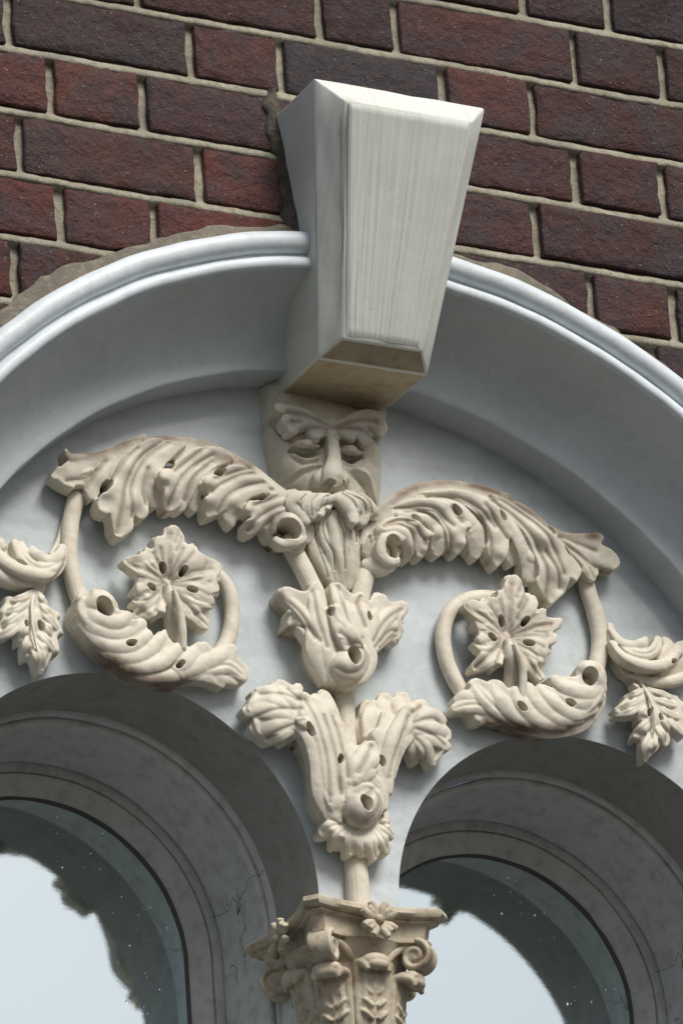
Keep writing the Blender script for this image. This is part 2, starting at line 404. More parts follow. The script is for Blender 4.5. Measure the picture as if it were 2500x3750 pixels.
# ---- painted arch: roll, fillet, cavetto, reveal
arch = root('arch_moulding', 'large pale blue painted arch with a rolled rim and deep hollow moulding', 'arch', (0, -.1, 0))
roll = [(.660, .128), (.6605, .146)]+[(.6735+.0135*math.cos(a), .1475+.0135*math.sin(a)) for a in np.linspace(math.pi*1.02, -.35, 15)]+[(.6845, .130)]
fil = [(.6655, .140), (.6640, .1455), (.6610, .1465), (.6575, .1470), (.6550, .1500), (.6530, .1535), (.6500, .1550), (.6460, .1552), (.6425, .1540), (.6408, .1515), (.6402, .1480)]
cav = [(.6404, .1490)]+[(R_IN+.0798*math.cos(t), .149-.100*math.sin(t)) for t in np.linspace(.03, math.pi/2-.03, 20)]+[(.5612, .0482), (.5605, .0470), (.5604, .045), (.5604, -.004)]
for side in (0, 1):
    p = arc_path(0, 0, math.pi, math.pi/2, 260, leg=Z_BOT) if side == 0 else arc_path(0, 0, math.pi/2, 0, 260, leg=Z_BOT)
    for nm, pr, mt in (('rim_roll', roll, 'hood'), ('fillet', fil, 'hood'), ('hollow_moulding', cav, 'arch')):
        mb = MB(); mb.grid(sweep(p, pr, .0007, side*3+len(pr)), flip=True)
        mb.obj(nm, M[mt], arch, sharp=50)

# ---- tympanum with the two openings
tym = root('tympanum', 'flat blue grey painted panel under the arch, pierced by two round window heads', 'panel', (0, 0, .1))
out = [(R_IN+.004)*np.array((math.cos(a), math.sin(a))) for a in np.linspace(0, math.pi, 120)]
def opening(cx): return [(cx-AR, Z_BOT)]+[(cx+AR*math.cos(a), ZS+AR*math.sin(a)) for a in np.linspace(math.pi, 0, 110)]+[(cx+AR, Z_BOT)]
loop = [tuple(p) for p in out]+[(-R_IN-.004, Z_BOT)]+opening(-AX_)[0:]
pier_b = -.13
lo = opening(-AX_); ro = opening(AX_)
lo[-1] = (lo[-1][0], pier_b); ro[0] = (ro[0][0], pier_b)
loop = [tuple(p) for p in out]+[(-R_IN-.004, Z_BOT)]+lo+ro+[(R_IN+.004, Z_BOT)]
bm = bmesh.new(); front = [bm.verts.new((x, 0, z)) for x, z in loop]; back = [bm.verts.new((x, .125, z)) for x, z in loop]
n = len(loop)
bm.faces.new(front); bm.faces.new(list(reversed(back)))
for i in range(n): bm.faces.new((front[i], back[i], back[(i+1) % n], front[(i+1) % n]))
bmesh.ops.recalc_face_normals(bm, faces=bm.faces)
ed = [e for e in bm.edges if abs(e.verts[0].co.y) < 1e-6 and abs(e.verts[1].co.y) < 1e-6]
bmesh.ops.bevel(bm, geom=ed, offset=.0016, segments=2, affect='EDGES', profile=.5)
bmesh.ops.triangulate(bm, faces=[f for f in bm.faces if len(f.verts) > 4])
bmesh.ops.translate(bm, verts=bm.verts, vec=(0, 0, -.1))
me = bpy.data.meshes.new('panel_face'); bm.to_mesh(me); bm.free(); me.polygons.foreach_set('use_smooth', [True]*len(me.polygons)); me.set_sharp_from_angle(angle=math.radians(35))
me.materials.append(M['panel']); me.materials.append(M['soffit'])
for p in me.polygons:      # the reveals get a darker paint: old dirt plus shade put into the colour
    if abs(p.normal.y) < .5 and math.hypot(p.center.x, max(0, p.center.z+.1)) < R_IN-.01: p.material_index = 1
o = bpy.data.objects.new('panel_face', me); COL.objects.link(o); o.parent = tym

mb = MB()
for x0, x1 in ((-.0520, .0520),):
    mb.add([(x0, .045, pier_b+.02), (x1, .045, pier_b+.02), (x1, .045, Z_BOT), (x0, .045, Z_BOT), (x0, .215, pier_b+.02), (x1, .215, pier_b+.02), (x1, .215, Z_BOT), (x0, .215, Z_BOT)], [(0, 1, 2, 3), (1, 5, 6, 2), (5, 4, 7, 6), (4, 0, 3, 7), (4, 5, 1, 0)])
mb.obj('mullion', M['ring'], tym, smooth=False)

# ---- keystone: a leaning wedge with a bevelled edge and a raised, combed face
key = root('keystone', 'large greenish white keystone with a combed front face jutting from the brick wall', 'keystone', (0, -.13, .55))
def kd(z): return .1231+(z-.5355)*(.2394-.1231)/(.830-.5355)
def khw(z): return .0700+(z-.5355)*(.109-.0700)/(.830-.5355)
bm = bmesh.new()
zb, zt = .5355, .830
P = [(-khw(zb), -kd(zb), zb), (khw(zb), -kd(zb), zb), (khw(zt), -kd(zt), zt), (-khw(zt), -kd(zt), zt)]
Q = [(-.0665, .012, .5400), (.0665, .012, .5400), (.1075, .012, .842), (-.1075, .012, .842)]
pd = lambda z: .1556+(z-.5535)*(.261-.1556)/(.7935-.5535)
phw = lambda z: .0466+(z-.5535)*(.0769-.0466)/(.7935-.5535)
zi0, zi1 = .5535, .7935
I = [(sx*(phw(z)+.004), -(pd(z)-.0035), z+dz) for sx, z, dz in ((-1, zi0, -.003), (1, zi0, -.003), (1, zi1, .004), (-1, zi1, .004))]
pv = [bm.verts.new(p) for p in P]; qv = [bm.verts.new(p) for p in Q]; iv = [bm.verts.new(p) for p in I]
for i in range(4):
    j = (i+1) % 4
    bm.faces.new((pv[i], qv[i], qv[j], pv[j])); bm.faces.new((iv[i], pv[i], pv[j], iv[j]))
bm.faces.new(iv); bm.faces.new(list(reversed(qv)))
bmesh.ops.recalc_face_normals(bm, faces=bm.faces)
bmesh.ops.bevel(bm, geom=[e for e in bm.edges], offset=.0025, segments=2, affect='EDGES', profile=.5)
bm.normal_update()
for f in bm.faces:      # grimy paint on the underside and on the rain streaked lower bevel, the arrises between stay pale
    if f.calc_area() > .002:
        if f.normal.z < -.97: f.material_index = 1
        elif f.normal.z < -.5 and f.normal.y < -.2: f.material_index = 2
bmesh.ops.triangulate(bm, faces=bm.faces)
bmesh.ops.subdivide_edges(bm, edges=[e for e in bm.edges if e.calc_length() > .02], cuts=6, use_grid_fill=True)
for v in bm.verts:
    x, y, z = v.co
    k = .0009*float(snoise(x*120+y*60, z*110, 3))+.0005*float(snoise(x*300+y*170, z*280, 5))
    if z > .815: k += .0022*float(snoise(x*150, y*140, 8))
    v.co += Vector((k*.6, k, k))
    v.co -= Vector((0, -.13, .55))
me = bpy.data.meshes.new('block'); bm.to_mesh(me); bm.free(); me.polygons.foreach_set('use_smooth', [True]*len(me.polygons)); me.set_sharp_from_angle(angle=math.radians(28))
me.materials.append(M['key']); me.materials.append(M['keysoot']); me.materials.append(M['keychamfer'])
Vk = np.empty(len(me.vertices)*3); me.vertices.foreach_get('co', Vk); Vk = Vk.reshape(-1, 3)
t_ = np.clip((Vk[:, 2]+.55-.5505)/.247, 0, 1); dl = np.abs(Vk[:, 0]+(.0506+.0303*t_)); fr_ = Vk[:, 1] < -.02
rust = np.where(fr_ & (dl < .006), .75*np.exp(-(dl/.003)**2)*(.55+.45*snoise(Vk[:, 2]*60, Vk[:, 2]*23, 3)), 0)
rust = np.maximum(rust, np.where(Vk[:, 2]+.55 > .836, .25, 0))
at = me.attributes.new('stain', 'FLOAT', 'POINT'); at.data.foreach_set('value', np.clip(rust, 0, 1))
o = bpy.data.objects.new('block', me); COL.objects.link(o); o.parent = key
# raised front panel with vertical combing
nu, nv = 150, 60
G = np.zeros((nu, nv, 3)); us = np.linspace(-1, 1, nu); vs_ = np.linspace(0, 1, nv)
for i, u in enumerate(us):
    for j, t in enumerate(vs_):
        z = zi0+(zi1-zi0)*t; e = min((1-abs(u))*phw(z), t*(zi1-zi0), (1-t)*(zi1-zi0))
        g_ = float(snoise(u*46+.6*math.sin(t*9), t*2.2, 2))
        comb = (.00030*math.sin(u*47+1.1*math.sin(u*9)+.35*math.sin(t*7))*(.15+.85*max(0, 1-t*1.2))+.0004*g_)
        rim = -.0018*max(0, 1-e/.003)
        fade = min(1, e/.006)
        G[i, j] = (u*phw(z), -(pd(z)+comb*fade+rim+.0006*float(snoise(u*6, t*9, 7))), z)
mb = MB(); mb.grid(G)
per = [i*nv for i in range(nu)]+[(nu-1)*nv+j for j in range(1, nv)]+[i*nv+nv-1 for i in range(nu-2, -1, -1)]+[j for j in range(nv-2, 0, -1)]
b0 = len(mb.v)
for i in per: x, y, z = mb.v[i]; mb.v.append((x, y+.006, z))
for q in range(len(per)): r = (q+1) % len(per); mb.f.append((per[q], b0+q, b0+r, per[r]))
mb.obj('front_panel', M['key'], key, sharp=40)

# ---- the two windows
def window(cx, label, group='round headed windows'):
    w = root('arched_window', label, 'window', (cx, .2, ZS), group)
    p = arc_path(cx, ZS, math.pi, 0, 150, leg=Z_BOT)
    ring = [(.2400, -.098), (.2385, -.1055), (.2340, -.1075), (.2318, -.1085), (.2306, -.1120), (.2302, -.1165)]
    mb = MB(); mb.grid(sweep(p, ring, .0006, cx*4), flip=True); mb.obj('outer_bead', M['ring'], w, sharp=40)
    hol = [(.2306, -.1150), (.2304, -.1190)]+[(.2268+.0046*math.cos(q), -.1205+.0062*math.sin(q)) for q in np.linspace(.5, math.pi+.3, 10)][::1]+[(.2222, -.1262), (.2224, -.1300), (.2222, -.1420), (.2212, -.1560), (.2200, -.1700), (.2187, -.1850), (.2172, -.1985), (.2160, -.2065), (.2162, -.2105), (.2230, -.2120)]
    mb = MB(); mb.grid(sweep(p, hol, .0007, cx*7+1), flip=True); mb.obj('inner_moulding', M['ring'], w, sharp=40)
    fr = [(.2260, -.2140), (.2090, -.2150), (.2066, -.2156), (.2058, -.2176), (.2057, -.2215)]
    fr2 = [(.2075, -.2200), (.2050, -.2200), (.2046, -.2168), (.2030, -.2160), (.1960, -.2180), (.1900, -.2215), (.1850, -.2240), (.1822, -.2266), (.1806, -.2300), (.1804, -.2400)]
    mb = MB(); mb.grid(sweep(p, fr, .0004, cx*3+2), flip=True); mb.obj('window_frame', M['frame'], w, sharp=40)
    mb = MB(); mb.grid(sweep(p, fr2, .0005, cx*3+5), flip=True); mb.obj('sash', M['frame'], w, sharp=40)
    gasket = [(.1812, -.2285), (.1796, -.2300), (.1786, -.2325), (.1784, -.2345)]
    mb = MB(); mb.grid(sweep(p, gasket, .0007, cx*3+8), flip=True); mb.obj('putty_line', M['putty'], w)
    # pane: a disc head and straight sides, with a back so it is a real sheet
    rg = .1865; dg_ = -.2335
    L_ = [(cx-rg, Z_BOT)]+[(cx+rg*math.cos(a), ZS+rg*math.sin(a)) for a in np.linspace(math.pi, 0, 90)]+[(cx+rg, Z_BOT)]
    tilt = GLASS_TILT
    y = lambda x, z: -dg_+tilt[0]*(x-cx)+tilt[1]*(z-ZS)
    V = [(x, y(x, z), z) for x, z in L_]+[(x, y(x, z)+.006, z) for x, z in L_]; n = len(L_)
    Fc = [tuple(range(n)), tuple(reversed(range(n, 2*n)))]+[(i, (i+1) % n, n+(i+1) % n, n+i) for i in range(n)]
    o = mesh_obj('glass_pane', V, Fc, M['glass'], w, smooth=False); fix_normals(o)
    # rain drops on the glass
    mb = MB(); rnd = random.Random(int(cx*100)+5)
    for k in range(45):
        a = rnd.uniform(-.9, 1.5) if cx < 0 else rnd.uniform(-.6, 1.6); r_ = rg*math.sqrt(rnd.uniform(.25, .9))
        x, z = cx+r_*math.cos(a), ZS+r_*math.sin(a); s = rnd.choice((.0004, .0005, .0006, .0007, .0009, .0014)); hgt = s*rnd.uniform(1, 1.9)
        yy = y(x, z); ring_ = [(x+s*math.cos(t), yy-.0001, z+hgt*math.sin(t)) for t in np.linspace(0, 2*math.pi, 9)[:-1]]
        r2 = [(x+s*.6*math.cos(t), yy-s*.55, z+hgt*.6*math.sin(t)-hgt*.1) for t in np.linspace(0, 2*math.pi, 9)[:-1]]
        V = ring_+r2+[(x, yy-s*.75, z-hgt*.12)]
        mb.add(V, [(i, (i+1) % 8, 8+(i+1) % 8, 8+i) for i in range(8)]+[(8+i, 8+(i+1) % 8, 16) for i in range(8)])
    o = mb.obj('rain_drops', M['drop'], w); o['kind'] = 'stuff'
    return w
GLASS_TILT = (0.0, 0.0)
window(-AX_, 'round headed window to the left of the capital, half cut off by the picture edge')
window(AX_, 'round headed window to the right of the capital, its pane mirroring bright sky beside it')

# traced profiles of the carving: millimetres (x, z, height off the panel), half width, options
ORN = {
 'acanthus_left': [
  ('f',[(-61.2,351.9,36),(-55.9,365,37.7),(-65.9,385,39.4),(-92.6,400.5,40),(-125.3,421.8,40),(-172.2,440,39.4),(-218.1,441.7,37.7),(-256.7,434,36)],[10.4,13,14.3,14.3,14.3,14.3,13,11.7],{'crown':0.3}),
  ('f',[(-242.5,444.1,36),(-268.6,430.3,34.7),(-290.5,414.9,32.7),(-305.4,402.1,30)],[11.7,12.3,11.7,10.4],{'crown':0.3}),
  ('f',[(-288.7,426.6,36),(-306.6,418.1,34.5),(-327.6,413.4,35),(-342.7,411.5,37),(-350.1,416.8,40)],[5.8,5.2,4.7,3.9,2.1],{'crown':0.5}),
  ('f',[(-302.7,406.3,36),(-321.4,393.1,36),(-340.4,388.2,32),(-361.7,388.1,28)],[5.2,6.5,5.8,3.4],{'crown':0.5,'groove':0.15}),
  ('f',[(-291.3,414,40),(-305.2,393.7,40),(-313.6,379.6,34),(-316.3,367.4,30)],[7.8,9.7,9.7,4.4],{'crown':0.3}),
  ('f',[(-229.1,432.9,42),(-246.2,405.5,42),(-248.5,385.8,36),(-236.8,372.1,27)],[7.8,9.7,9.7,6.5],{'crown':0.3}),
  ('f',[(-166.5,432.6,43),(-191.9,408.7,44),(-203.4,387.6,38),(-207.9,369.7,30)],[6.5,8.4,9.7,6.2],{'crown':0.3}),
  ('f',[(-163.7,428.3,42),(-180.6,407.4,42),(-190.6,390.4,36),(-187.9,373.5,28)],[7.8,9.7,9.1,6],{'crown':0.3}),
  ('f',[(-102.8,406.8,43),(-128.8,397.2,44),(-143.5,382.5,40),(-146.6,371.7,34),(-141.8,361.4,28)],[6.5,8,9.7,9.1,5.8],{'crown':0.3}),
  ('f',[(-64.9,335.7,36),(-66,344.6,45),(-69.8,357.9,52),(-80.6,367.2,54),(-90.5,366.2,50),(-93.9,356.2,42)],[7.8,8.3,7.5,6.2,5.4,4.7],{'crown':0.5}),
  ('f',[(-91.4,346.7,38),(-85.2,338.8,46),(-73.9,341.2,50),(-60.9,350.1,46)],[5.2,6,6.2,5.7],{'crown':0.5}),
  ('f',[(-79.2,357.1,36),(-66,359.1,36)],[9.1,10.4],{'crown':0.2}),
  ('h',[(-80.2,353.3,50)],[11.7,9.3],{'d':0.03,'ang':-0.4}),
  ('h',[(-301.6,379.8,46)],[3.9,7.3],{'d':0.024,'ang':-0.45}),
  ('h',[(-222.9,415.2,46)],[3.9,6],{'d':0.022,'ang':-0.7}),
  ('h',[(-160.9,415.7,46)],[3.6,6.5],{'d':0.022,'ang':-1.0}),
  ('h',[(-109.8,391.9,46)],[3.4,6.7],{'d':0.022,'ang':-1.0}),
  ('s',[(-122.3,432.5,35),(-169.4,451.6,35),(-216.2,452.4,35),(-262,445.4,35)],9.1,{}),
  ('s',[(-221.9,456.9,35),(-261.4,445.6,35),(-296.1,424.7,35),(-324.9,416.4,35),(-342.9,415,35)],7.8,{}),
  ('s',[(-162.6,435.6,35),(-139.2,433.9,35)],7.8,{}),
  ('p',[(-289.5,428.2),(-297.3,425.2),(-307.2,421.1),(-322.8,417.5),(-335.8,415.5),(-341.8,415.5),(-346.8,421.1),(-349.6,416.8),(-348.2,408.5),(-346.2,407.6),(-352,401.2),(-357.4,399),(-362.8,389.9),(-361.1,386.3),(-352.1,379),(-339.1,373.1),(-335.8,376.7),(-327.2,378.8),(-324.5,375),(-322,369.1),(-315,367.6),(-309,371.7),(-301.5,378.1),(-293,392.4),(-277.6,411.8),(-263.7,430.7),(-249.9,447.1),(-263.1,443.8),(-278.7,436.5)],[(-363,387.9,28),(-347.6,419,36),(-336.9,399.5,34),(-316.3,368.1,30),(-291.3,412.7,40),(-257.4,442.6,40)],{'roll':3.4,'thick':22.0}),
  ('p',[(-224.1,447),(-239.7,447.2),(-252.7,442.8),(-266.8,432.3),(-282,415.5),(-292.4,398),(-298.1,384.3),(-297,381.8),(-304.1,370.3),(-309.8,367.8),(-314.2,362.3),(-315.3,352.6),(-312.4,345.4),(-304.7,342.7),(-299.4,343.6),(-298.3,338.1),(-295.1,328.8),(-289.6,321.3),(-283.9,319.6),(-279.3,322.8),(-271.4,328.9),(-266.9,336.3),(-265.2,349.8),(-263,349.1),(-256.3,347.8),(-249.8,351.2),(-246.4,357.9),(-244.3,371.9),(-240,371.1),(-234.6,372.6),(-229.5,375.8),(-228.7,384),(-235.7,394.8),(-230,410.9),(-213.7,429.9),(-199.9,445)],[(-234.1,444.7,46),(-283.2,409.3,50),(-307.6,351.9,40),(-285.2,321.3,32),(-276.4,367.6,44),(-257,348.3,30),(-236.6,373,28),(-241.1,412.3,43),(-303.5,374.7,48)],{'roll':3.4,'thick':22.0}),
  ('p',[(-158.6,447.4),(-175.1,445.5),(-189.1,442.6),(-200.4,435.2),(-209.8,427.3),(-217.8,421.1),(-219.2,414.6),(-226.9,410),(-236.3,407.1),(-240.7,398.5),(-239.4,390.1),(-234.5,384.4),(-232,382.2),(-232.3,373.3),(-230.5,367.8),(-224.8,362.4),(-218.3,362.7),(-210.5,367.5),(-202,377.9),(-196,382),(-193.9,378.1),(-187.2,373.7),(-180.7,377.7),(-178.7,384.8),(-182.9,393.9),(-177.6,408.2),(-164.4,420.1),(-142.9,431.1),(-147.7,441.9)],[(-176.1,442,48),(-233.4,395.4,51),(-231.2,385.5,42),(-221.4,364.2,32),(-187.8,374.8,28),(-196.6,408.5,43),(-163.5,426.1,44)],{'roll':3.4,'thick':22.0}),
  ('p',[(-107.7,417.5),(-118.7,424.1),(-128,426.4),(-137.1,427.7),(-149.7,426.2),(-155.9,420.1),(-158.3,413.8),(-172.9,409.8),(-181.5,404.1),(-186.1,397.2),(-184.1,390.2),(-177,386.2),(-182.4,381),(-180.7,371.7),(-176.8,362.3),(-171.7,361.1),(-162.9,365.1),(-155.1,369.9),(-151.8,369.7),(-146.4,364.4),(-139.8,361.7),(-133.4,366.2),(-129.2,370.7),(-129.6,376.5),(-132.5,382.1),(-126.2,392.6),(-111.6,402.2),(-91.5,405.5),(-98.2,413)],[(-132.8,424.9,48),(-180.2,398.2,51),(-176.4,386.3,44),(-174.9,361.9,32),(-141.8,362,28),(-145.7,389.9,43)],{'roll':3.4,'thick':22.0}),
  ('p',[(-89,397.2),(-98.1,398.5),(-104.6,396.4),(-107.3,391),(-114.9,387.7),(-127.4,384),(-134.9,376),(-135.2,367.7),(-126.3,364.9),(-132.6,359.9),(-131.7,353.5),(-128.3,348.5),(-120.5,347.6),(-111.1,352.3),(-105.7,355.7),(-101.5,351.5),(-94.7,347.2),(-89.4,349.7),(-85.8,357.4),(-79.8,365.3),(-63.5,373.1),(-70,385.7),(-78.7,392.3)],[(-96.4,395.4,50),(-131.1,371.5,51),(-124.2,366.6,44),(-125,348.4,32),(-95.3,348.4,30),(-85.1,375.7,51)],{'roll':3.4,'thick':22.0}),
  ('v',[(-229.8,444.5,45),(-257,422.1,45),(-273.9,396.1,45),(-283.4,366.1,45),(-288.8,326.5,45)],3.4,{'d':3.0}),
  ('v',[(-296.3,387.5,45),(-278,415,45),(-262.9,430.3,45)],3.4,{'d':3.0}),
  ('v',[(-223.4,442.8,45),(-246.4,426.3,45),(-263.3,401.6,45),(-272.6,374.2,45),(-270.2,348.6,45)],3.4,{'d':3.0}),
  ('v',[(-250.1,407.5,45),(-255.3,383.3,45),(-251.1,368.3,45)],3.4,{'d':3.0}),
  ('v',[(-301.4,410.2,45),(-320.5,390.4,45),(-346.5,382.6,45)],3.4,{'d':3.0}),
  ('v',[(-312.4,398.1,45),(-323.7,378.3,45)],3.4,{'d':3.0}),
  ('v',[(-179.9,441.5,45),(-196.4,427.2,45),(-217,408.4,45)],3.4,{'d':3.0}),
  ('v',[(-169.9,435.1,45),(-191.6,420.1,45),(-208.3,401.9,45),(-221.5,376.5,45),(-225.7,360.3,45)],3.4,{'d':3.0}),
  ('v',[(-170.4,427.2,45),(-193.9,404.1,45),(-203.2,379.2,45)],3.4,{'d':3.0}),
  ('v',[(-124.8,424.9,45),(-150.3,414.5,45),(-169.1,405.1,45)],3.4,{'d':3.0}),
  ('v',[(-115.9,421,45),(-138.6,413.6,45),(-159,401.4,45),(-172.8,388.9,45)],3.4,{'d':3.0}),
  ('v',[(-107.5,410.4,45),(-132.9,401.4,45),(-153.4,386.6,45),(-162.3,369.6,45)],3.4,{'d':3.0}),
  ('v',[(-87.4,396.4,45),(-103.7,387.4,45),(-121.2,379.6,45)],3.4,{'d':3.0}),
  ('v',[(-77.6,386,45),(-97.8,377.8,45),(-114.3,366.3,45),(-125.6,352.9,45)],3.4,{'d':3.0}),
  ('v',[(-71.5,380.4,45),(-89,372.6,45),(-105.6,359.7,45),(-111.4,351,45)],3.4,{'d':3.0}),
 ],
 'acanthus_right': [
  ('f',[(23,352.9,36),(33,377.1,38),(53.7,400.3,40),(87.4,423.8,40),(128.6,436.5,40),(170,438.2,38),(211.1,433.2,36)],[9.1,11,12.3,13,13.6,14.3,14.3],{'crown':0.3}),
  ('f',[(196.9,432.9,36),(233,421.4,35),(259.2,404.3,34),(281.5,399.2,32),(298.6,395.9,30)],[13,13.6,12.3,11,7.8],{'crown':0.3}),
  ('f',[(33.3,361.7,46),(37.6,370.2,52),(53.8,373.8,52),(67.7,368.9,50),(76,356.6,42),(75.9,347.4,30)],[5.8,6.5,7.1,6.7,6.2,4.4],{'crown':0.45}),
  ('f',[(61.8,397.9,42),(89.2,402.4,44),(109.7,395.7,42),(117.6,379.3,37),(116.7,362.1,28)],[5.2,7.8,9.7,10.4,6.5],{'crown':0.3}),
  ('f',[(106.3,421.7,42),(138.5,417.6,44),(158.5,402.9,42),(164.8,383.5,37),(166.6,366,28)],[5.8,7.8,10.1,11,6.5],{'crown':0.3}),
  ('f',[(167.5,432.1,42),(197.7,421.9,42),(216.5,395.9,38),(213.7,365.5,28)],[5.8,9.1,10.4,6.5],{'crown':0.3}),
  ('f',[(184.2,429.6,42),(208.8,406.2,43),(224,382.8,41),(233,362.5,36),(232.6,345.2,30)],[6.5,8.4,10.4,11,7.3],{'crown':0.3}),
  ('f',[(270.6,402.9,38),(291.4,386.4,37),(308,371.5,34),(318.2,359,28)],[6.5,8.4,9.7,6],{'crown':0.3,'groove':0.1}),
  ('f',[(21.2,332.6,34),(31.4,331.4,40),(44.9,331.1,42),(60.7,342.6,36)],[7.8,9.7,8.6,5.8],{'crown':0.5}),
  ('f',[(63.3,363,50),(51.9,365.7,52),(40.2,360,52),(34.6,349.2,51),(35.7,339.3,50),(44.8,333.7,48),(57.8,338.6,44)],[4.9,5.4,5.4,5.7,5.7,5.4,4.7],{'crown':0.5}),
  ('f',[(24.9,342.7,36),(30.8,355.3,42),(40.3,366.7,46)],[7.8,9.1,7.8],{'crown':0.5}),
  ('f',[(46.9,353.7,36),(61.7,355.9,36)],[10.4,9.1],{'crown':0.2}),
  ('h',[(50.2,351.1,50)],[8.8,11.2],{'d':0.03,'ang':0.2}),
  ('h',[(86.1,393.1,46)],[3.1,6.5],{'d':0.022,'ang':0.9}),
  ('h',[(139.1,413.1,46)],[3.1,6.5],{'d':0.022,'ang':0.7}),
  ('h',[(197.5,415.3,46)],[3.4,7],{'d':0.022,'ang':0.5}),
  ('h',[(280.3,384.5,42)],[3.1,7.8],{'d':0.022,'ang':0.5}),
  ('s',[(28.1,380.4,35),(48.6,405.7,35),(88.1,435.4,35),(131.9,447.9,35),(179.1,448.9,35),(219.1,441.5,35)],7.1,{}),
  ('s',[(204.9,441.2,35),(239.1,428.9,35),(267.6,413.1,35),(290.3,408.4,35),(324.6,410.7,35)],7.8,{}),
  ('p',[(23.7,366.1),(36.4,379.6),(54.5,391.4),(71.2,393.3),(83.1,390),(96.2,386.5),(105.4,381.3),(107,376.3),(101.5,372.4),(103.5,369.4),(102.5,360.8),(99.3,353.6),(93.8,351.4),(88,352.7),(86.1,356.9),(81.7,349.7),(77.7,347.9),(72.2,349.5),(67.5,357.1),(62.1,366.3),(49.4,370),(35.4,362.5),(26.1,355.1)],[(35,372.1,44),(79,384.6,51),(103.4,375,42),(96.1,353.9,28),(77,348.5,28),(70,366.2,45),(99.1,362.2,34)],{'roll':3.4,'thick':22.0}),
  ('p',[(59.7,400.4),(86.6,409.3),(106.9,408.6),(120.8,398.7),(125.8,385.5),(128.2,375.6),(125.6,367.8),(118.1,361.7),(109.2,362.7),(106.1,366.9),(104.6,375.4),(106.2,384.6),(93.7,393.5),(75.2,398.5)],[(85.6,405.8,41),(110.8,387.1,41),(117.4,362.2,28)],{'roll':3.4,'thick':22.0}),
  ('p',[(48.2,401.9),(73,415.8),(96.6,420.2),(114.6,419.7),(132.9,417.9),(137.7,415.4),(146.3,411),(155.3,403.2),(158.1,396.9),(155.8,392.6),(150.7,389.6),(151.1,376.5),(149.5,369.8),(145.9,364.6),(140.5,362),(135.1,364.3),(126.2,371.1),(122.9,381.3),(113.4,394.7),(95.9,403.4),(74.8,405.5)],[(58.4,405.4,42),(107.9,413.9,51),(153.7,394.2,42),(139.9,363.2,30),(130.1,389,43),(146.6,380.4,38)],{'roll':3.4,'thick':22.0}),
  ('p',[(95.9,425.3),(128.4,430.1),(149.9,425.7),(164.9,414.4),(174.9,400.3),(182.1,388),(180.3,376.7),(173,369.5),(167.3,365.5),(160.8,369),(155,374.1),(152.7,389.2),(158,397.3),(147.5,413.3),(125.1,423)],[(113.7,424.6,41),(158.8,400.7,41),(166.6,366.7,28)],{'roll':3.4,'thick':22.0}),
  ('p',[(86.9,427),(122.5,437.6),(147.3,440.3),(167.3,433.3),(183.6,425.9),(195.7,420),(203.7,413.4),(217.3,404.2),(219.2,395.2),(214.8,390.6),(207.1,387.4),(206,373.8),(202.4,363.8),(196.3,356),(190.9,353.4),(185.6,358.4),(178.8,364.9),(175.5,373.3),(178,384),(171.9,402.2),(156.3,414.2),(134.8,427.1),(111.1,427.9)],[(113.4,432.9,43),(175.6,421.2,51),(215.6,394,42),(190.2,354.6,30),(177.6,395.9,43),(197.2,374.6,38)],{'roll':3.4,'thick':22.0}),
  ('p',[(175.6,438.9),(190.9,430.4),(205.1,416.9),(219.6,405.2),(228.5,387.3),(238,367.8),(246.7,356.7),(242.1,351.9),(234.4,345.7),(226.9,347.1),(223.4,353.9),(222.3,361.4),(223.5,372.1),(221.2,368.2),(213.8,365.3),(209.1,367.2),(208.9,377.5),(209.4,388.3),(217.3,395.3),(214.1,414.1),(195,429.7)],[(187.5,430.6,41),(217.8,394.7,42),(233.8,347.6,28),(213.1,365.8,28),(231.7,371.1,40)],{'roll':3.4,'thick':22.0}),
  ('p',[(181.5,442.8),(207.9,436),(232.2,419.7),(251.3,403.1),(270.4,392),(278,389.9),(278,385),(285,378.6),(296.4,369.5),(298.9,359.7),(294,349.8),(289.5,345.2),(283.1,348.4),(281.1,341.2),(278.5,333.4),(269.6,324.2),(261.3,316.3),(257.9,315.1),(250.6,321.7),(239.8,331.5),(236.1,340.1),(239.8,348.9),(236.9,366.7),(226,387.4),(211.9,408.3),(191.2,429.6)],[(200,431.5,43),(247,394.9,51),(288.9,347.1,38),(257.8,315.8,30),(274.8,331,31),(242.1,372.2,41),(261.2,360.3,44)],{'roll':3.4,'thick':22.0}),
  ('p',[(257.3,418.4),(276.6,410.2),(290.6,409.9),(312.3,413.9),(326.4,416.1),(333.6,413.2),(333.7,406.5),(330.7,402.1),(343.5,398.1),(352.1,392.1),(355.6,383.4),(352.3,376.3),(343.5,370.4),(335.6,370.1),(327.8,372.5),(326.2,364),(319.7,359.2),(310.9,361.8),(303.6,364.1),(300,372.9),(288.9,382.3),(275.6,396.9)],[(275.4,405.3,37),(330.6,410.7,34),(353.3,381.1,30),(318.3,359.7,28),(295.4,389.2,35)],{'roll':3.4,'thick':22.0}),
  ('v',[(38.7,374.8,45),(58.2,386.8,45),(79.5,387.3,45)],3.4,{'d':3.0}),
  ('v',[(45.6,378.4,45),(65.8,381.4,45),(78.4,372.7,45),(82.4,354.8,45)],3.4,{'d':3.0}),
  ('v',[(71.4,384.8,45),(86.8,377.8,45),(97,371.4,45)],3.4,{'d':3.0}),
  ('v',[(60.8,404.4,45),(91.8,408.9,45),(112.9,405.4,45),(133.3,392.6,45)],3.4,{'d':3.0}),
  ('v',[(72.7,402.1,45),(103.5,404,45),(120.2,395.9,45),(128.3,379.9,45),(133.8,363.6,45)],3.4,{'d':3.0}),
  ('v',[(131.1,414.7,45),(144.6,399.5,45)],3.4,{'d':3.0}),
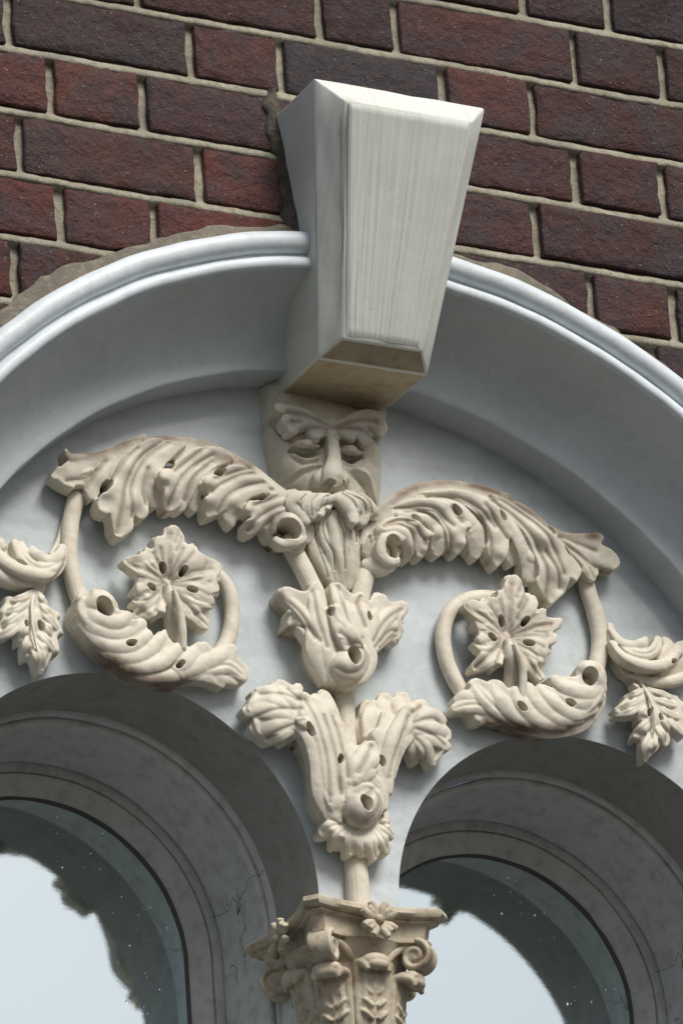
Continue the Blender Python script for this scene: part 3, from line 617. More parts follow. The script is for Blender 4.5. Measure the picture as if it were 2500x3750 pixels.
  ('v',[(103.8,425.2,45),(138.9,429.1,45),(164.8,417,45),(187.6,399.2,45)],3.4,{'d':3.0}),
  ('v',[(130.9,429.3,45),(154.2,419.4,45),(171.8,403.5,45),(180.8,382.3,45),(183.9,353.7,45)],3.4,{'d':3.0}),
  ('v',[(173.2,420.9,45),(190.5,402.2,45),(202.8,388.1,45)],3.4,{'d':3.0}),
  ('v',[(185.6,432.5,45),(211.3,416.3,45),(230.9,392.6,45),(245.3,370.9,45),(251.3,345.2,45),(251.3,313.6,45)],3.4,{'d':3.0}),
  ('v',[(196.6,435.4,45),(222.4,420.6,45),(242.6,402.3,45),(262.2,378.6,45),(273.6,353.7,45)],3.4,{'d':3.0}),
  ('v',[(251.2,377,45),(264.3,355,45),(269.5,337.3,45)],3.4,{'d':3.0}),
  ('v',[(272.1,398.6,45),(297.9,383.8,45),(316.2,374.4,45),(340.4,371.3,45)],3.4,{'d':3.0}),
  ('v',[(275,401.7,45),(297.7,397,45),(321.9,392.5,45)],3.4,{'d':3.0}),
  ('v',[(283.3,386.9,45),(299.3,368,45)],3.4,{'d':3.0}),
 ],
 'stem_left': [
  ('t',[(-327.1,374.4,22),(-334.2,348.2,20.3),(-338.6,321.9,20),(-339.6,296,20),(-336.4,270.5,20.7),(-330,247,22.7),(-324.9,231.3,26)],[10.4,10.2,10.2,10.2,10.4,11.2,12.1],{}),
 ],
 'shoot_left': [
  ('t',[(-163.8,198.7,20),(-150.6,219.8,20),(-143.2,244.4,20),(-141.7,268.3,20),(-146.3,287.1,20),(-157.4,300.6,20),(-172.3,305,20)],[9.9,9.5,9.3,9.3,9.1,9.1,9.1],{}),
 ],
 'stemtop_left': [
  ('t',[(-70,354.6,30),(-63,337.7,32.2),(-54.4,318.8,33.5),(-45.3,299.3,33.5),(-36.5,283,32)],[11.9,11.9,11.9,11.9,11.9],{}),
 ],
 'stemtop_right': [
  ('t',[(51.4,357.1,30),(36.1,340.9,31.8),(26.3,325.8,33.2),(20.3,310.3,33.8),(14.6,291.5,33.2),(10,274.4,32)],[10.4,10.9,11.2,11.2,11.2,11.2],{}),
 ],
 'calyx_left': [
  ('f',[(-332.8,237,30),(-323.8,216.4,31.2),(-304.1,195.5,32),(-273.3,178.5,32),(-236.6,173.6,30.4),(-205.4,176.7,28)],[10.8,17.3,23.8,23.8,19.5,15.1],{'crown':0.4}),
  ('f',[(-337.5,238,36),(-329.5,234.7,46),(-313.4,234,48),(-300.5,227.8,42)],[9.7,11.9,10.8,7.8],{'crown':0.5}),
  ('f',[(-333.4,230.4,40),(-323.3,215.2,44),(-303.2,210.8,46),(-281.7,221.9,42)],[8.6,10.4,9.7,6.1],{'crown':0.5}),
  ('f',[(-339.3,221.9,38),(-321,201.5,42),(-293.6,199,42),(-264.1,217.6,38)],[8.6,9.7,9.7,6.1],{'crown':0.5}),
  ('f',[(-336.9,210.4,36),(-314.6,186.3,40),(-283.8,185.5,42),(-257.4,204.7,38)],[8.2,9.1,9.1,5.6],{'crown':0.5}),
  ('f',[(-328.7,197.1,35),(-301.7,174.1,38),(-268.4,177.8,40),(-239.4,205.9,36)],[8.2,9.1,9.1,6.1],{'crown':0.5}),
  ('f',[(-316.3,184.4,33.3),(-284.8,164.2,36.3),(-249.7,169.8,39.3),(-221.9,191.5,37.3),(-207.2,193.1,31.6)],[6.9,7.6,8,7.2,4.7],{'crown':0.45}),
  ('f',[(-300.2,173.5,29.3),(-268.5,157.5,32.3),(-234.8,159.5,33.3),(-198.1,170.5,27.6)],[6.6,7.6,7.6,5.5],{'crown':0.45}),
  ('f',[(-226,165,33.3),(-211.9,180.1,37.3),(-190.5,201.8,31.6)],[7.6,9.4,6.2],{'crown':0.4}),
  ('f',[(-221.8,163.4,33.3),(-192.3,178.9,36.3),(-169,193.6,34.3),(-151.9,205.6,27.6)],[7.2,8.7,8.7,5.1],{'crown':0.45}),
  ('f',[(-214.5,163.2,31.3),(-182.5,175.2,33.3),(-157.6,181.5,31.3),(-137,171.1,25.6)],[6.6,8,8.3,5.1],{'crown':0.45,'groove':0.12}),
  ('f',[(-207,165,29.3),(-186.4,167,31.3),(-164,161.5,24.6)],[6.6,8,4.7],{'crown':0.4}),
  ('f',[(-198.3,168.3,29.3),(-172.4,169.7,29.3),(-147.1,167.4,23.6)],[6.6,7.6,4.7],{'crown':0.4}),
  ('h',[(-314.7,226.2,46)],[7.8,10.4],{'d':0.026,'ang':0.75}),
  ('h',[(-282.7,188.2,40)],[3.5,6.1],{'d':0.018,'ang':-1.2}),
  ('h',[(-221.1,172.9,36)],[3,5.2],{'d':0.018,'ang':-0.8}),
  ('s',[(-327.7,176.1,35),(-290.5,160,35),(-255,150,35),(-212.2,153.7,35)],7.8,{}),
  ('p',[(-341.6,238.6),(-327.8,241.5),(-319.9,243),(-306.6,239.3),(-301.1,227.1),(-289,228.1),(-279.5,224.2),(-280.9,218.6),(-263.4,223.4),(-260.2,217.7),(-261.5,214.3),(-253.1,209.2),(-253.4,203.9),(-241.5,212.6),(-234.8,215.7),(-231.2,205.5),(-223,198.2),(-212.5,195.4),(-204.1,192.3),(-201.7,196.9),(-196.9,203.9),(-187.1,207.4),(-177.5,200.5),(-172.8,199.4),(-160.7,208.3),(-149.5,211.1),(-145.6,204.2),(-145.9,195.8),(-134.4,187.8),(-131.4,177.9),(-135.4,167.7),(-144.2,166.4),(-154.9,168.1),(-163.9,158.5),(-174.7,161.1),(-191.1,163.9),(-202.5,160.8),(-219.5,154.6),(-244.3,154.2),(-276.1,157.4),(-302.8,172.7),(-326.2,189.8),(-342,208.9),(-346.6,223)],[(-335.5,230.1,40),(-308.7,227,46),(-281.8,219.7,42),(-262.2,216.6,36),(-236.1,210.4,34),(-209.3,192.8,34),(-189.3,204.1,34),(-150.7,207.9,30),(-134.8,174.4,26),(-164.8,159.7,26),(-240.7,157.1,28),(-303.4,176.1,28),(-286.8,190.2,40)],{'roll':4.5,'thick':50.0}),
 ],
 'vineleaf_left': [
  ('f',[(-228.8,273.9,37.3),(-228.4,301.3,43.3),(-221.3,339.3,33.6)],[8.7,12.3,7.4],{'crown':0.34,'groove':0.14}),
  ('f',[(-234.5,285.9,37.3),(-241.5,303.7,43.3),(-240.5,324.7,33.6)],[5.6,8,4.8],{'crown':0.34,'groove':0.14}),
  ('f',[(-238,281.1,37.3),(-255.2,288.9,43.3),(-256.2,308.4,33.6)],[5.9,8.3,5],{'crown':0.34,'groove':0.14}),
  ('f',[(-240.4,276.5,37.3),(-264.3,280.1,43.3),(-280.2,293.1,33.6)],[5.1,7.2,4.4],{'crown':0.34,'groove':0.14}),
  ('f',[(-241,265.7,37.3),(-259,260.5,43.3),(-270.1,258.2,33.6)],[5.6,8,4.8],{'crown':0.34,'groove':0.14}),
  ('f',[(-241.5,257,37.3),(-260,243.2,43.3),(-271.3,244.1,33.6)],[5.1,7.2,4.4],{'crown':0.34,'groove':0.14}),
  ('f',[(-239.8,250.9,37.3),(-258.5,232.8,43.3),(-270.1,227.2,33.6)],[6.6,9.4,5.6],{'crown':0.34,'groove':0.14}),
  ('f',[(-240,246.6,37.3),(-245.7,232.4,43.3),(-246.1,229.5,33.6)],[4.5,6.6,3.9],{'crown':0.34,'groove':0.14}),
  ('f',[(-220.5,285.8,37.3),(-212.5,303.6,43.3),(-206.1,324.3,33.6)],[5.6,8,4.8],{'crown':0.34,'groove':0.14}),
  ('f',[(-216.3,284.2,37.3),(-204.1,301.6,43.3),(-193.8,321.7,33.6)],[5.6,8,4.8],{'crown':0.34,'groove':0.14}),
  ('f',[(-216.6,279.9,37.3),(-197.3,289.7,43.3),(-165.8,302,33.6)],[6.4,9.1,5.5],{'crown':0.34,'groove':0.14}),
  ('f',[(-217.1,271.2,37.3),(-193.7,278.4,43.3),(-166.7,289,33.6)],[5.6,8,4.8],{'crown':0.34,'groove':0.14}),
  ('f',[(-213,267.5,37.3),(-194.5,265.4,43.3),(-169.4,269.2,33.6)],[5.1,7.2,4.4],{'crown':0.34,'groove':0.14}),
  ('f',[(-215.5,262.9,37.3),(-199.6,251.8,43.3),(-176.8,254.2,33.6)],[5.7,8.1,4.9],{'crown':0.34,'groove':0.14}),
  ('f',[(-218,256.1,37.3),(-204.7,238.2,43.3),(-185,226.3,33.6)],[7.4,10.5,6.3],{'crown':0.34,'groove':0.14}),
  ('f',[(-222.6,251.2,37.3),(-218.9,234.1,43.3),(-208.1,228.4,33.6)],[5.1,7.2,4.4],{'crown':0.34,'groove':0.14}),
  ('f',[(-226.3,284.6,34),(-228.1,254.3,34)],[16.2,17.3],{'crown':0.25}),
  ('t',[(-232.5,267.5,44),(-230.5,250.4,42),(-224.9,235.5,34),(-220.9,221.5,28),(-216.6,208.9,24)],[4.8,8.2,9.9,9.9,8.6],{}),
  ('t',[(-227.8,258.9,48),(-221.8,237.1,46),(-217.7,213.8,42),(-216.5,192.2,38)],[3,4.8,5.2,3.9],{}),
  ('h',[(-237.6,287.6,40)],[3.2,5.6],{'d':0.022,'ang':0.35}),
  ('h',[(-212.4,286.9,40)],[3.2,5.6],{'d':0.022,'ang':-0.6}),
  ('h',[(-252.9,261,40)],[3.2,5.6],{'d':0.022,'ang':1.3}),
  ('h',[(-203.9,264.1,40)],[3.2,5.6],{'d':0.022,'ang':1.3}),
  ('p',[(-225.9,342),(-234.2,334),(-237.4,326.5),(-245.2,324.1),(-250,315.9),(-250.9,307.8),(-258.8,310.3),(-263.5,302.2),(-279.5,297.9),(-280.8,293.4),(-276.6,285.9),(-271.9,276.8),(-269.5,270.3),(-273.3,259.1),(-272.4,254.1),(-271,249.4),(-273.6,246.7),(-268.2,241.3),(-270.8,233.4),(-266.8,227.7),(-258.5,227.5),(-245.4,231.5),(-240.7,235.6),(-236.8,231.7),(-232.4,234.4),(-227,239.2),(-217,238.9),(-207.8,233.6),(-203.5,233.1),(-201.2,237.6),(-193.4,229.8),(-182.3,227.5),(-176.7,232.5),(-177.2,244.2),(-180.4,248.8),(-173.2,252.6),(-174.1,259.7),(-179.2,262.5),(-168.4,267.9),(-166.9,274.6),(-169.4,283),(-162.5,295.5),(-162.9,304.1),(-170.6,309),(-185.9,310.9),(-197.2,316.1),(-198.6,322.7),(-208.5,320.2),(-208.7,329.1),(-214.3,339.3),(-220.5,342.8)],[(-226.8,275.9,34),(-224.5,339.4,42),(-227.2,310.1,44),(-280.3,295.1,34),(-267.3,229.1,30),(-180.7,229.3,28),(-164.8,301.1,36),(-243.4,315.9,45),(-260.2,297.6,42),(-258.3,257.2,42),(-203.3,304.5,45),(-198.9,262.6,44),(-239,237.4,30),(-206.2,234.3,28)],{'roll':3,'thick':10.0}),
  ('v',[(-230.8,280.8,44),(-226,329.2,44)],4.5,{'d':2.6}),
  ('v',[(-238,275,44),(-277.6,287.6,44)],4.5,{'d':2.6}),
  ('v',[(-236.8,266.8,44),(-269.1,229,44)],4.5,{'d':2.6}),
  ('v',[(-226.5,266.6,44),(-195.6,227.4,44)],4.5,{'d':2.6}),
  ('v',[(-224,276,44),(-177.2,295.1,44)],4.5,{'d':2.6}),
  ('v',[(-232.9,277.9,44),(-241.4,308.5,44)],3,{'d':1.5}),
  ('v',[(-234,277,44),(-249.2,301.8,44)],3,{'d':1.5}),
  ('v',[(-236.6,272,44),(-267.8,266,44)],3,{'d':1.5}),
  ('v',[(-237,269.3,44),(-270.8,247.2,44)],3,{'d':1.5}),
  ('v',[(-229,278.5,44),(-213.5,312.5,44)],3,{'d':1.5}),
  ('v',[(-227.3,277.9,44),(-200.8,308.8,44)],3,{'d':1.5}),
  ('v',[(-224.4,273.7,44),(-180.4,278.4,44)],3,{'d':1.5}),
  ('v',[(-224.8,271.3,44),(-183.3,261.4,44)],3,{'d':1.5}),
  ('v',[(-228.4,267.5,44),(-209,233.8,44)],3,{'d':1.5}),
  ('v',[(-234.4,267.2,44),(-251.5,231.5,44)],3,{'d':1.5}),
  ('v',[(-232.2,336.1,42),(-229.1,323.7,42)],3.5,{'d':1.8}),
  ('v',[(-215.1,334.3,42),(-221.4,320.5,42)],3.5,{'d':1.8}),
  ('v',[(-213.5,325.9,42),(-220.9,309.8,42)],3.5,{'d':1.8}),
  ('v',[(-273.5,289.3,42),(-269.7,281.3,42)],3.5,{'d':1.8}),
  ('v',[(-182.8,300.2,42),(-187.9,286.5,42)],3.5,{'d':1.8}),
  ('v',[(-199.7,235.5,42),(-190.9,238.9,42)],3.5,{'d':1.8}),
  ('v',[(-264.1,230.7,42),(-260.1,226,42)],3.5,{'d':1.8}),
 ],
 'stem_right': [
  ('t',[(312.6,373.6,22),(319.2,346,20.3),(326.1,320.6,20),(329.3,294.6,20),(326,270,20.7),(315.6,241.4,22.7),(304.3,225.4,26)],[10.4,10.4,10.9,10.9,10.9,10.9,10.9],{}),
 ],
 'shoot_right': [
  ('t',[(147.6,191.1,20),(134.6,212.8,20),(125.9,237.6,20),(124.4,266.1,20),(133.5,293.6,20),(153.1,312.1,20),(178,320.9,20),(204.9,322,20)],[9.9,9.9,9.6,9.6,9.3,9.3,9.3,9.3],{}),
 ],
 'calyx_right': [
  ('f',[(311,232.4,30),(302.7,207.2,31.2),(278.8,185.4,32),(243.1,175.4,32),(206.5,176.4,30.4),(179.2,186.8,28)],[10.4,16.9,22.1,23.3,20.8,15.6],{'crown':0.4}),
  ('f',[(315.3,225.2,36),(305.4,232.7,46),(290.8,232.5,48),(283.9,226.2,42)],[9.3,10.4,9.9,7.8],{'crown':0.5}),
  ('f',[(312.8,220.5,40),(290.5,205.4,44),(265.3,206.3,46),(249.3,218.5,40)],[8.8,9.9,9.3,5.7],{'crown':0.5}),
  ('f',[(311.7,210.8,38),(285.2,193.7,42),(261,194.4,42),(250.5,205.1,38)],[8.3,9.3,9.3,6.2],{'crown':0.5}),
  ('f',[(301.7,193.3,36),(271.5,179.7,40),(244.5,189.6,42),(232.9,206.2,36)],[8.3,9.3,9.9,6.7],{'crown':0.5}),
  ('f',[(284.9,179.7,35),(253.1,171.6,38),(226.4,185.4,40),(216.8,206.7,36)],[8.3,9.3,10.4,7.3],{'crown':0.5}),
  ('f',[(262.8,166.8,34),(229,166.2,37),(207.2,180.2,40),(200.1,199.2,36)],[8.3,9.3,10.4,7.3],{'crown':0.5}),
  ('f',[(241.9,162.3,31.3),(202.7,165.8,35.3),(181.2,182.4,38.3),(172.3,205.4,31.6)],[7,8.3,9.2,6.1],{'crown':0.45}),
  ('f',[(220.8,159.9,30.3),(182.7,169.1,33.3),(161.5,183.6,35.3),(150.6,204.6,29.6)],[7,8.3,9.2,6.1],{'crown':0.45,'groove':0.1}),
  ('f',[(192.3,164.3,29.3),(160.2,174.7,31.3),(139.3,173.7,30.3),(124.5,169.1,25.6)],[7,8.3,8.3,4.8],{'crown':0.45,'groove':0.1}),
  ('f',[(182.6,163.9,27.3),(166.2,165.2,28.3),(154.4,158.4,23.6)],[7,7.4,4.8],{'crown':0.4}),
  ('f',[(161.7,181,29.3),(140.3,185.5,30.3),(128,179.9,25.6)],[7,7.4,4.4],{'crown':0.4}),
  ('h',[(293.8,224,46)],[8.3,8.8],{'d':0.026}),
  ('h',[(266.9,188.8,40)],[3.1,5.7],{'d':0.018,'ang':1.2}),
  ('h',[(205.3,176.9,38)],[3.1,6.2],{'d':0.018,'ang':0.8}),
  ('s',[(272.6,162.5,35),(231.7,154.5,35),(191.8,157,35),(165.6,161.2,35)],6.2,{}),
  ('p',[(315.4,225.6),(312.5,234.9),(296.5,237.9),(284,232.2),(278.2,225),(262.9,222.6),(250.5,224.3),(242.1,218),(252.2,212.7),(252.8,206.2),(244.1,209.2),(234.8,211.6),(231.9,205),(227,207.1),(219.3,212.6),(210.9,207.6),(205.6,206.9),(197.2,203.1),(191.8,202.4),(185,209.8),(174.8,211.4),(169.1,206.7),(159.5,209.9),(151.7,210.4),(143.1,202.7),(143.9,195.1),(132.5,184.3),(124,170.7),(131.6,166.5),(144.6,169.2),(149.6,158.5),(157.4,155.7),(168,163.1),(182.6,160.2),(209.6,155.3),(234.5,153.3),(262.8,162.8),(287.6,176.5),(306.2,194.4),(315.9,213.9)],[(299.7,229.3,46),(273.9,219.7,42),(248.9,218,38),(223.1,205.8,34),(193.1,199.1,34),(170.8,207.3,32),(150.4,206.7,30),(125.6,170.1,26),(153.7,155.7,26),(208.7,157,28),(261.8,163.1,30),(308.9,206.9,40),(258.9,189.8,40)],{'roll':4.5,'thick':50.0}),
 ],
 'vineleaf_right': [
  ('f',[(198.1,268.6,37.3),(200.6,303,43.3),(208.3,340.5,33.6)],[8.8,12.6,7.6],{'crown':0.34,'groove':0.14}),
  ('f',[(191.3,283.3,37.3),(185.5,298.3,43.3),(188.5,318.5,33.6)],[5.5,7.8,4.7],{'crown':0.34,'groove':0.14}),
  ('f',[(186.8,277.5,37.3),(169.9,288.2,43.3),(171,308.1,33.6)],[5.8,8.3,5],{'crown':0.34,'groove':0.14}),
  ('f',[(186.6,274.8,37.3),(160.2,284.2,43.3),(146.7,298.9,33.6)],[5.5,7.8,4.7],{'crown':0.34,'groove':0.14}),
  ('f',[(183.2,266.5,37.3),(167,268.2,43.3),(155.1,276.5,33.6)],[5.5,7.8,4.7],{'crown':0.34,'groove':0.14}),
  ('f',[(179.7,255.5,37.3),(162.5,245.3,43.3),(156.4,252.7,33.6)],[5.8,8.3,5],{'crown':0.34,'groove':0.14}),
  ('f',[(181.7,248,37.3),(163.9,229.9,43.3),(151.1,219.9,33.6)],[6.7,9.6,5.7],{'crown':0.34,'groove':0.14}),
  ('f',[(183.8,240.4,37.3),(175.6,226.3,43.3),(175.9,223.3,33.6)],[4.5,6.6,3.9],{'crown':0.34,'groove':0.14}),
  ('f',[(210.1,283.3,37.3),(218.1,302.8,43.3),(229.6,321.7,33.6)],[6.4,9.2,5.5],{'crown':0.34,'groove':0.14}),
  ('f',[(213.7,278.6,37.3),(229.2,291.3,43.3),(245,302.2,33.6)],[5.8,8.3,5],{'crown':0.34,'groove':0.14}),
  ('f',[(213.5,275.9,37.3),(237.8,282,43.3),(266.6,292.9,33.6)],[6.4,9.2,5.5],{'crown':0.34,'groove':0.14}),
  ('f',[(215.8,271,37.3),(237.1,272.7,43.3),(258.8,273.9,33.6)],[5.5,7.8,4.7],{'crown':0.34,'groove':0.14}),
  ('f',[(212.4,262.7,37.3),(230.2,254.7,43.3),(250.1,256.9,33.6)],[6.1,8.7,5.2],{'crown':0.34,'groove':0.14}),
  ('f',[(212,257.4,37.3),(226.6,243.7,43.3),(242.8,244.1,33.6)],[5.4,7.6,4.5],{'crown':0.34,'groove':0.14}),
  ('f',[(210.2,251.9,37.3),(220,229.8,43.3),(234.8,219.5,33.6)],[6.1,8.7,5.2],{'crown':0.34,'groove':0.14}),
  ('f',[(201,278.6,34),(199.7,247,34)],[16.1,17.1],{'crown':0.25}),
  ('t',[(193.5,258.8,44),(195.7,240.3,42),(202.1,226.4,34),(204.3,216.2,28),(206.7,205.2,24)],[4.7,8.3,10.4,10.4,8.8],{}),
  ('t',[(198.3,251.2,48),(206.9,229.7,46),(209.3,210.9,42),(206.8,188.8,38)],[3.1,4.7,5.2,3.9],{}),
  ('h',[(187.7,281.4,40)],[3.1,5.7],{'d':0.022,'ang':0.35}),
  ('h',[(217.2,284.2,40)],[3.1,5.7],{'d':0.022,'ang':-0.7}),
  ('h',[(173.6,259.1,40)],[3.1,5.7],{'d':0.022,'ang':1.3}),
  ('h',[(219.8,257.3,40)],[3.1,5.7],{'d':0.022,'ang':1.3}),
  ('p',[(205.5,342),(197,336.8),(189.6,320.7),(182.6,318.3),(180.4,308.7),(171.8,309.4),(163.7,302.2),(152.8,305.3),(144.8,299.3),(148.6,288.7),(153.7,281.9),(151.8,275.2),(155.7,262.2),(152.4,254),(157.1,244.4),(160.1,238.7),(155.4,229.9),(152.3,221.9),(157.3,218.6),(167.6,219.6),(173.4,225.6),(184.9,228.9),(190.4,232.2),(212.4,230.8),(227.6,222),(241.4,219.2),(244.6,224.8),(240.6,231.7),(244.6,238.4),(244.1,244.3),(247.7,251.7),(246.2,257.6),(257.1,263.8),(260,275.2),(254.6,276.9),(267.6,290.1),(268.3,298.1),(253.7,296.6),(245.4,295.5),(246.8,303.1),(237.4,303.3),(231.4,297.1),(235,308.2),(231.1,318.6),(220.5,318.6),(218.1,333.2),(212.2,341.7)],[(200.1,267.9,34),(204.6,338.7,42),(200.8,305.7,44),(145.4,298.8,36),(154.4,222.9,30),(239.7,222.3,28),(265.8,293.3,36),(183.8,311.2,44),(167.4,294,42),(164,251.6,42),(228.2,301.2,45),(228,254.8,43),(184.4,230.9,30)],{'roll':3,'thick':10.0}),
  ('v',[(195.9,274.1,44),(202.7,327.6,44)],4.5,{'d':2.6}),
  ('v',[(188.4,269,44),(148.6,290.6,44)],4.5,{'d':2.6}),
  ('v',[(189,259.4,44),(153.4,222.1,44)],4.5,{'d':2.6}),
  ('v',[(199.2,259.3,44),(225.8,221.4,44)],4.5,{'d':2.6}),
  ('v',[(202.9,268.3,44),(252.7,285.7,44)],4.5,{'d':2.6}),
  ('v',[(193.5,271,44),(185.4,304.8,44)],3,{'d':1.5}),
  ('v',[(191.7,269.9,44),(172.1,297.2,44)],3,{'d':1.5}),
  ('v',[(189.7,265.4,44),(158,264.9,44)],3,{'d':1.5}),
  ('v',[(189.7,262.9,44),(157.7,246.9,44)],3,{'d':1.5}),
  ('v',[(198.2,271.6,44),(219.3,309.5,44)],3,{'d':1.5}),
  ('v',[(199.8,269.3,44),(230.6,293,44)],3,{'d':1.5}),
  ('v',[(201.8,266.2,44),(244.9,270.2,44)],3,{'d':1.5}),
  ('v',[(200.8,264,44),(237.8,254.5,44)],3,{'d':1.5}),
  ('v',[(199.7,262.1,44),(229.7,241.1,44)],3,{'d':1.5}),
  ('v',[(192,260.1,44),(174.4,226.8,44)],3,{'d':1.5}),
  ('v',[(192.4,321.1,42),(197.5,308.7,42)],3.5,{'d':1.8}),
  ('v',[(215.9,329.7,42),(207.8,312.8,42)],3.5,{'d':1.8}),
  ('v',[(218.9,317,42),(209.4,299.9,42)],3.5,{'d':1.8}),
 ],
 'sprigstem_left': [
  ('t',[(-361,298.2,12),(-351.2,316,10.7),(-343.9,338.1,9.3),(-336.6,360.4,8)],[3.7,3.2,2.6,2.2],{}),
 ],
 'curled_left': [
  ('f',[(-351.3,303.5,26),(-364.5,278.5,28),(-389.9,266.6,30),(-415.6,271.7,31),(-439.4,278.9,32)],[5.6,10.3,14.1,17.8,17.8],{'crown':0.3}),
  ('f',[(-354.1,301.3,30),(-364,285.2,38),(-380,275.6,42),(-393.4,281.1,44),(-397.6,289.7,40)],[3.7,5.8,6.4,6.2,3.7],{'crown':0.45}),
  ('f',[(-354.6,292,30),(-373,269.2,42),(-393.4,262.7,46),(-410.3,272.2,46),(-417.5,294.2,40)],[3.7,5.8,6.7,7.1,4.7],{'crown':0.45,'groove':0.1}),
  ('f',[(-398.3,276.6,38),(-407.1,283.7,40),(-407.5,295.6,36)],[4.7,5.8,3.7],{'crown':0.4}),
  ('f',[(-356.8,284.3,30),(-379.9,259,44),(-402,255,48),(-423.6,260.2,48),(-439.4,273.5,44),(-443.4,288.6,38)],[3.4,5.2,6.2,6.7,7,5.6],{'crown':0.45}),
  ('f',[(-372.7,263.4,28),(-394.3,249.4,34),(-419.9,247.7,38),(-438.7,253.3,40),(-451.1,260.7,38)],[2.8,4.7,5.8,6.6,6.6],{'crown':0.5}),
  ('f',[(-429.9,286.8,34),(-434.1,294.5,34),(-437.6,299.4,30)],[5.6,6.2,3.7],{'crown':0.3}),
  ('h',[(-415.2,266.4,44)],[2.1,6.6],{'d':0.014,'ang':1.15}),
 ],
 'hanging_left': [
  ('f',[(-376.6,260.8,18),(-389.3,242.6,26),(-397.6,222.2,32),(-398,195.6,34)],[5.6,8.4,12.2,11.2],{'crown':0.3}),
  ('f',[(-394.8,239.2,33.3),(-415.5,225.3,37.3),(-426.5,229.1,25.6)],[2.9,4.1,2.3],{'crown':0.36,'groove':0.1}),
  ('f',[(-399,228.5,33.3),(-420.8,211.7,37.3),(-433.6,212.5,25.6)],[3.3,4.7,2.6],{'crown':0.36,'groove':0.1}),
  ('f',[(-401.3,219,33.3),(-426.9,197.1,37.3),(-437.3,192.7,25.6)],[3.4,4.9,2.7],{'crown':0.36,'groove':0.1}),
  ('f',[(-401.8,209.7,33.3),(-427.6,184.2,37.3),(-443.5,177.2,25.6)],[3.9,5.5,3],{'crown':0.36,'groove':0.1}),
  ('f',[(-399.2,206.4,33.3),(-411.1,186.5,37.3),(-412.2,177,25.6)],[3.9,5.6,3.1],{'crown':0.36,'groove':0.1}),
  ('f',[(-398.4,188.2,33.3),(-406.5,169.8,37.3),(-404.9,159.7,25.6)],[4.6,6.6,3.6],{'crown':0.36,'groove':0.1}),
  ('f',[(-397,179.2,33.3),(-391.5,160,37.3),(-388,144.2,25.6)],[4.7,6.8,3.7],{'crown':0.36,'groove':0.1}),
  ('f',[(-400.1,172.4,33.3),(-397.1,157.4,37.3),(-391.4,148.8,25.6)],[3.3,4.7,2.6],{'crown':0.36,'groove':0.1}),
  ('f',[(-389.4,239.1,33.3),(-385.3,228.7,37.3),(-375.4,228.9,25.6)],[2.6,3.8,2.1],{'crown':0.36,'groove':0.1}),
  ('f',[(-389.8,229.8,33.3),(-380.5,214.6,37.3),(-363.3,214.1,25.6)],[3,4.4,2.4],{'crown':0.36,'groove':0.1}),
  ('f',[(-390.3,220.5,33.3),(-377.4,204.1,37.3),(-359.7,195.2,25.6)],[3.3,4.7,2.6],{'crown':0.36,'groove':0.1}),
  ('f',[(-390.2,205.8,33.3),(-380.7,193.5,37.3),(-369.2,189.3,25.6)],[3.6,5.2,2.9],{'crown':0.36,'groove':0.1}),
  ('f',[(-393.6,192.5,33.3),(-382.4,177.7,37.3),(-367.5,170.3,25.6)],[3.9,5.6,3.1],{'crown':0.36,'groove':0.1}),
  ('f',[(-393.2,181.6,33.3),(-387.5,168.8,37.3),(-375.9,166.4,25.6)],[3.3,4.7,2.6],{'crown':0.36,'groove':0.1}),
  ('t',[(-389,248.2,30),(-399.2,223,38),(-402.2,198.8,42),(-401.1,177,42),(-394.4,158.6,36)],[2.8,2.4,2.1,1.5,0.9],{}),
  ('h',[(-407.1,196.7,40)],[1.7,3.4],{'d':0.02}),
  ('h',[(-389.2,196.8,40)],[3,5.4],{'d':0.022,'ang':0.35}),
  ('p',[(-377.7,259.6),(-379.3,250.4),(-379.1,238),(-375.7,229.4),(-377,226.3),(-369.6,222.1),(-362.3,218.7),(-362.6,212.2),(-365.4,210.9),(-362.2,203),(-358.9,195.3),(-359.5,192.4),(-363.7,191.9),(-366.7,187.7),(-365.3,179.7),(-364.6,173.4),(-368.4,168.4),(-372.9,169.6),(-374.9,163.2),(-379.5,153.8),(-385.3,144.4),(-389,143.9),(-394.3,150.8),(-397.2,159),(-402.9,156.3),(-409.1,160),(-410.9,168.8),(-408.4,178.1),(-412.1,175),(-417.3,178.8),(-418.8,184.2),(-428.8,176.8),(-436.6,178.7),(-444,175.8),(-441.1,192.9),(-435.4,198.3),(-433.5,205.6),(-435.3,211.5),(-429.6,222.1),(-427.4,229.8),(-421,231.6),(-411.4,230.7),(-400,238.8),(-386.1,252.2)],[(-398.4,203.8,36),(-396.3,228,34),(-387.9,144.7,28),(-363.3,213.2,30),(-360.7,193.3,30),(-427.4,228.1,30),(-436.4,192.8,28),(-407.2,159.5,30),(-380.5,256.6,20)],{'roll':4,'thick':14.0}),
 ],
 'curled_right': [
  ('f',[(340,307.5,20),(343.3,284.4,23.6),(359.7,262.3,26.8),(388.2,259.9,29.2),(415.5,268.3,30.8),(438.6,278,32)],[3.5,7.8,11.2,16.4,17.3,17.3],{'crown':0.3}),
  ('f',[(338.1,299.3,24),(344.8,280.9,34),(357.4,273.9,40),(368.5,278.1,42),(375.9,286.2,38)],[3.5,5.2,6.2,6.1,3.5],{'crown':0.45}),
  ('f',[(342.7,282.4,28),(353.7,264.6,42),(371.9,263.2,45),(384.6,272.9,45),(392.6,289.3,38)],[3.1,5.2,6.2,6.6,4.3],{'crown':0.4,'groove':0.1}),
  ('f',[(388.4,263.2,38),(402.1,273.9,38),(405.9,284.1,36),(403.4,292.6,32)],[4.3,6.6,6.9,4.3],{'crown':0.3}),
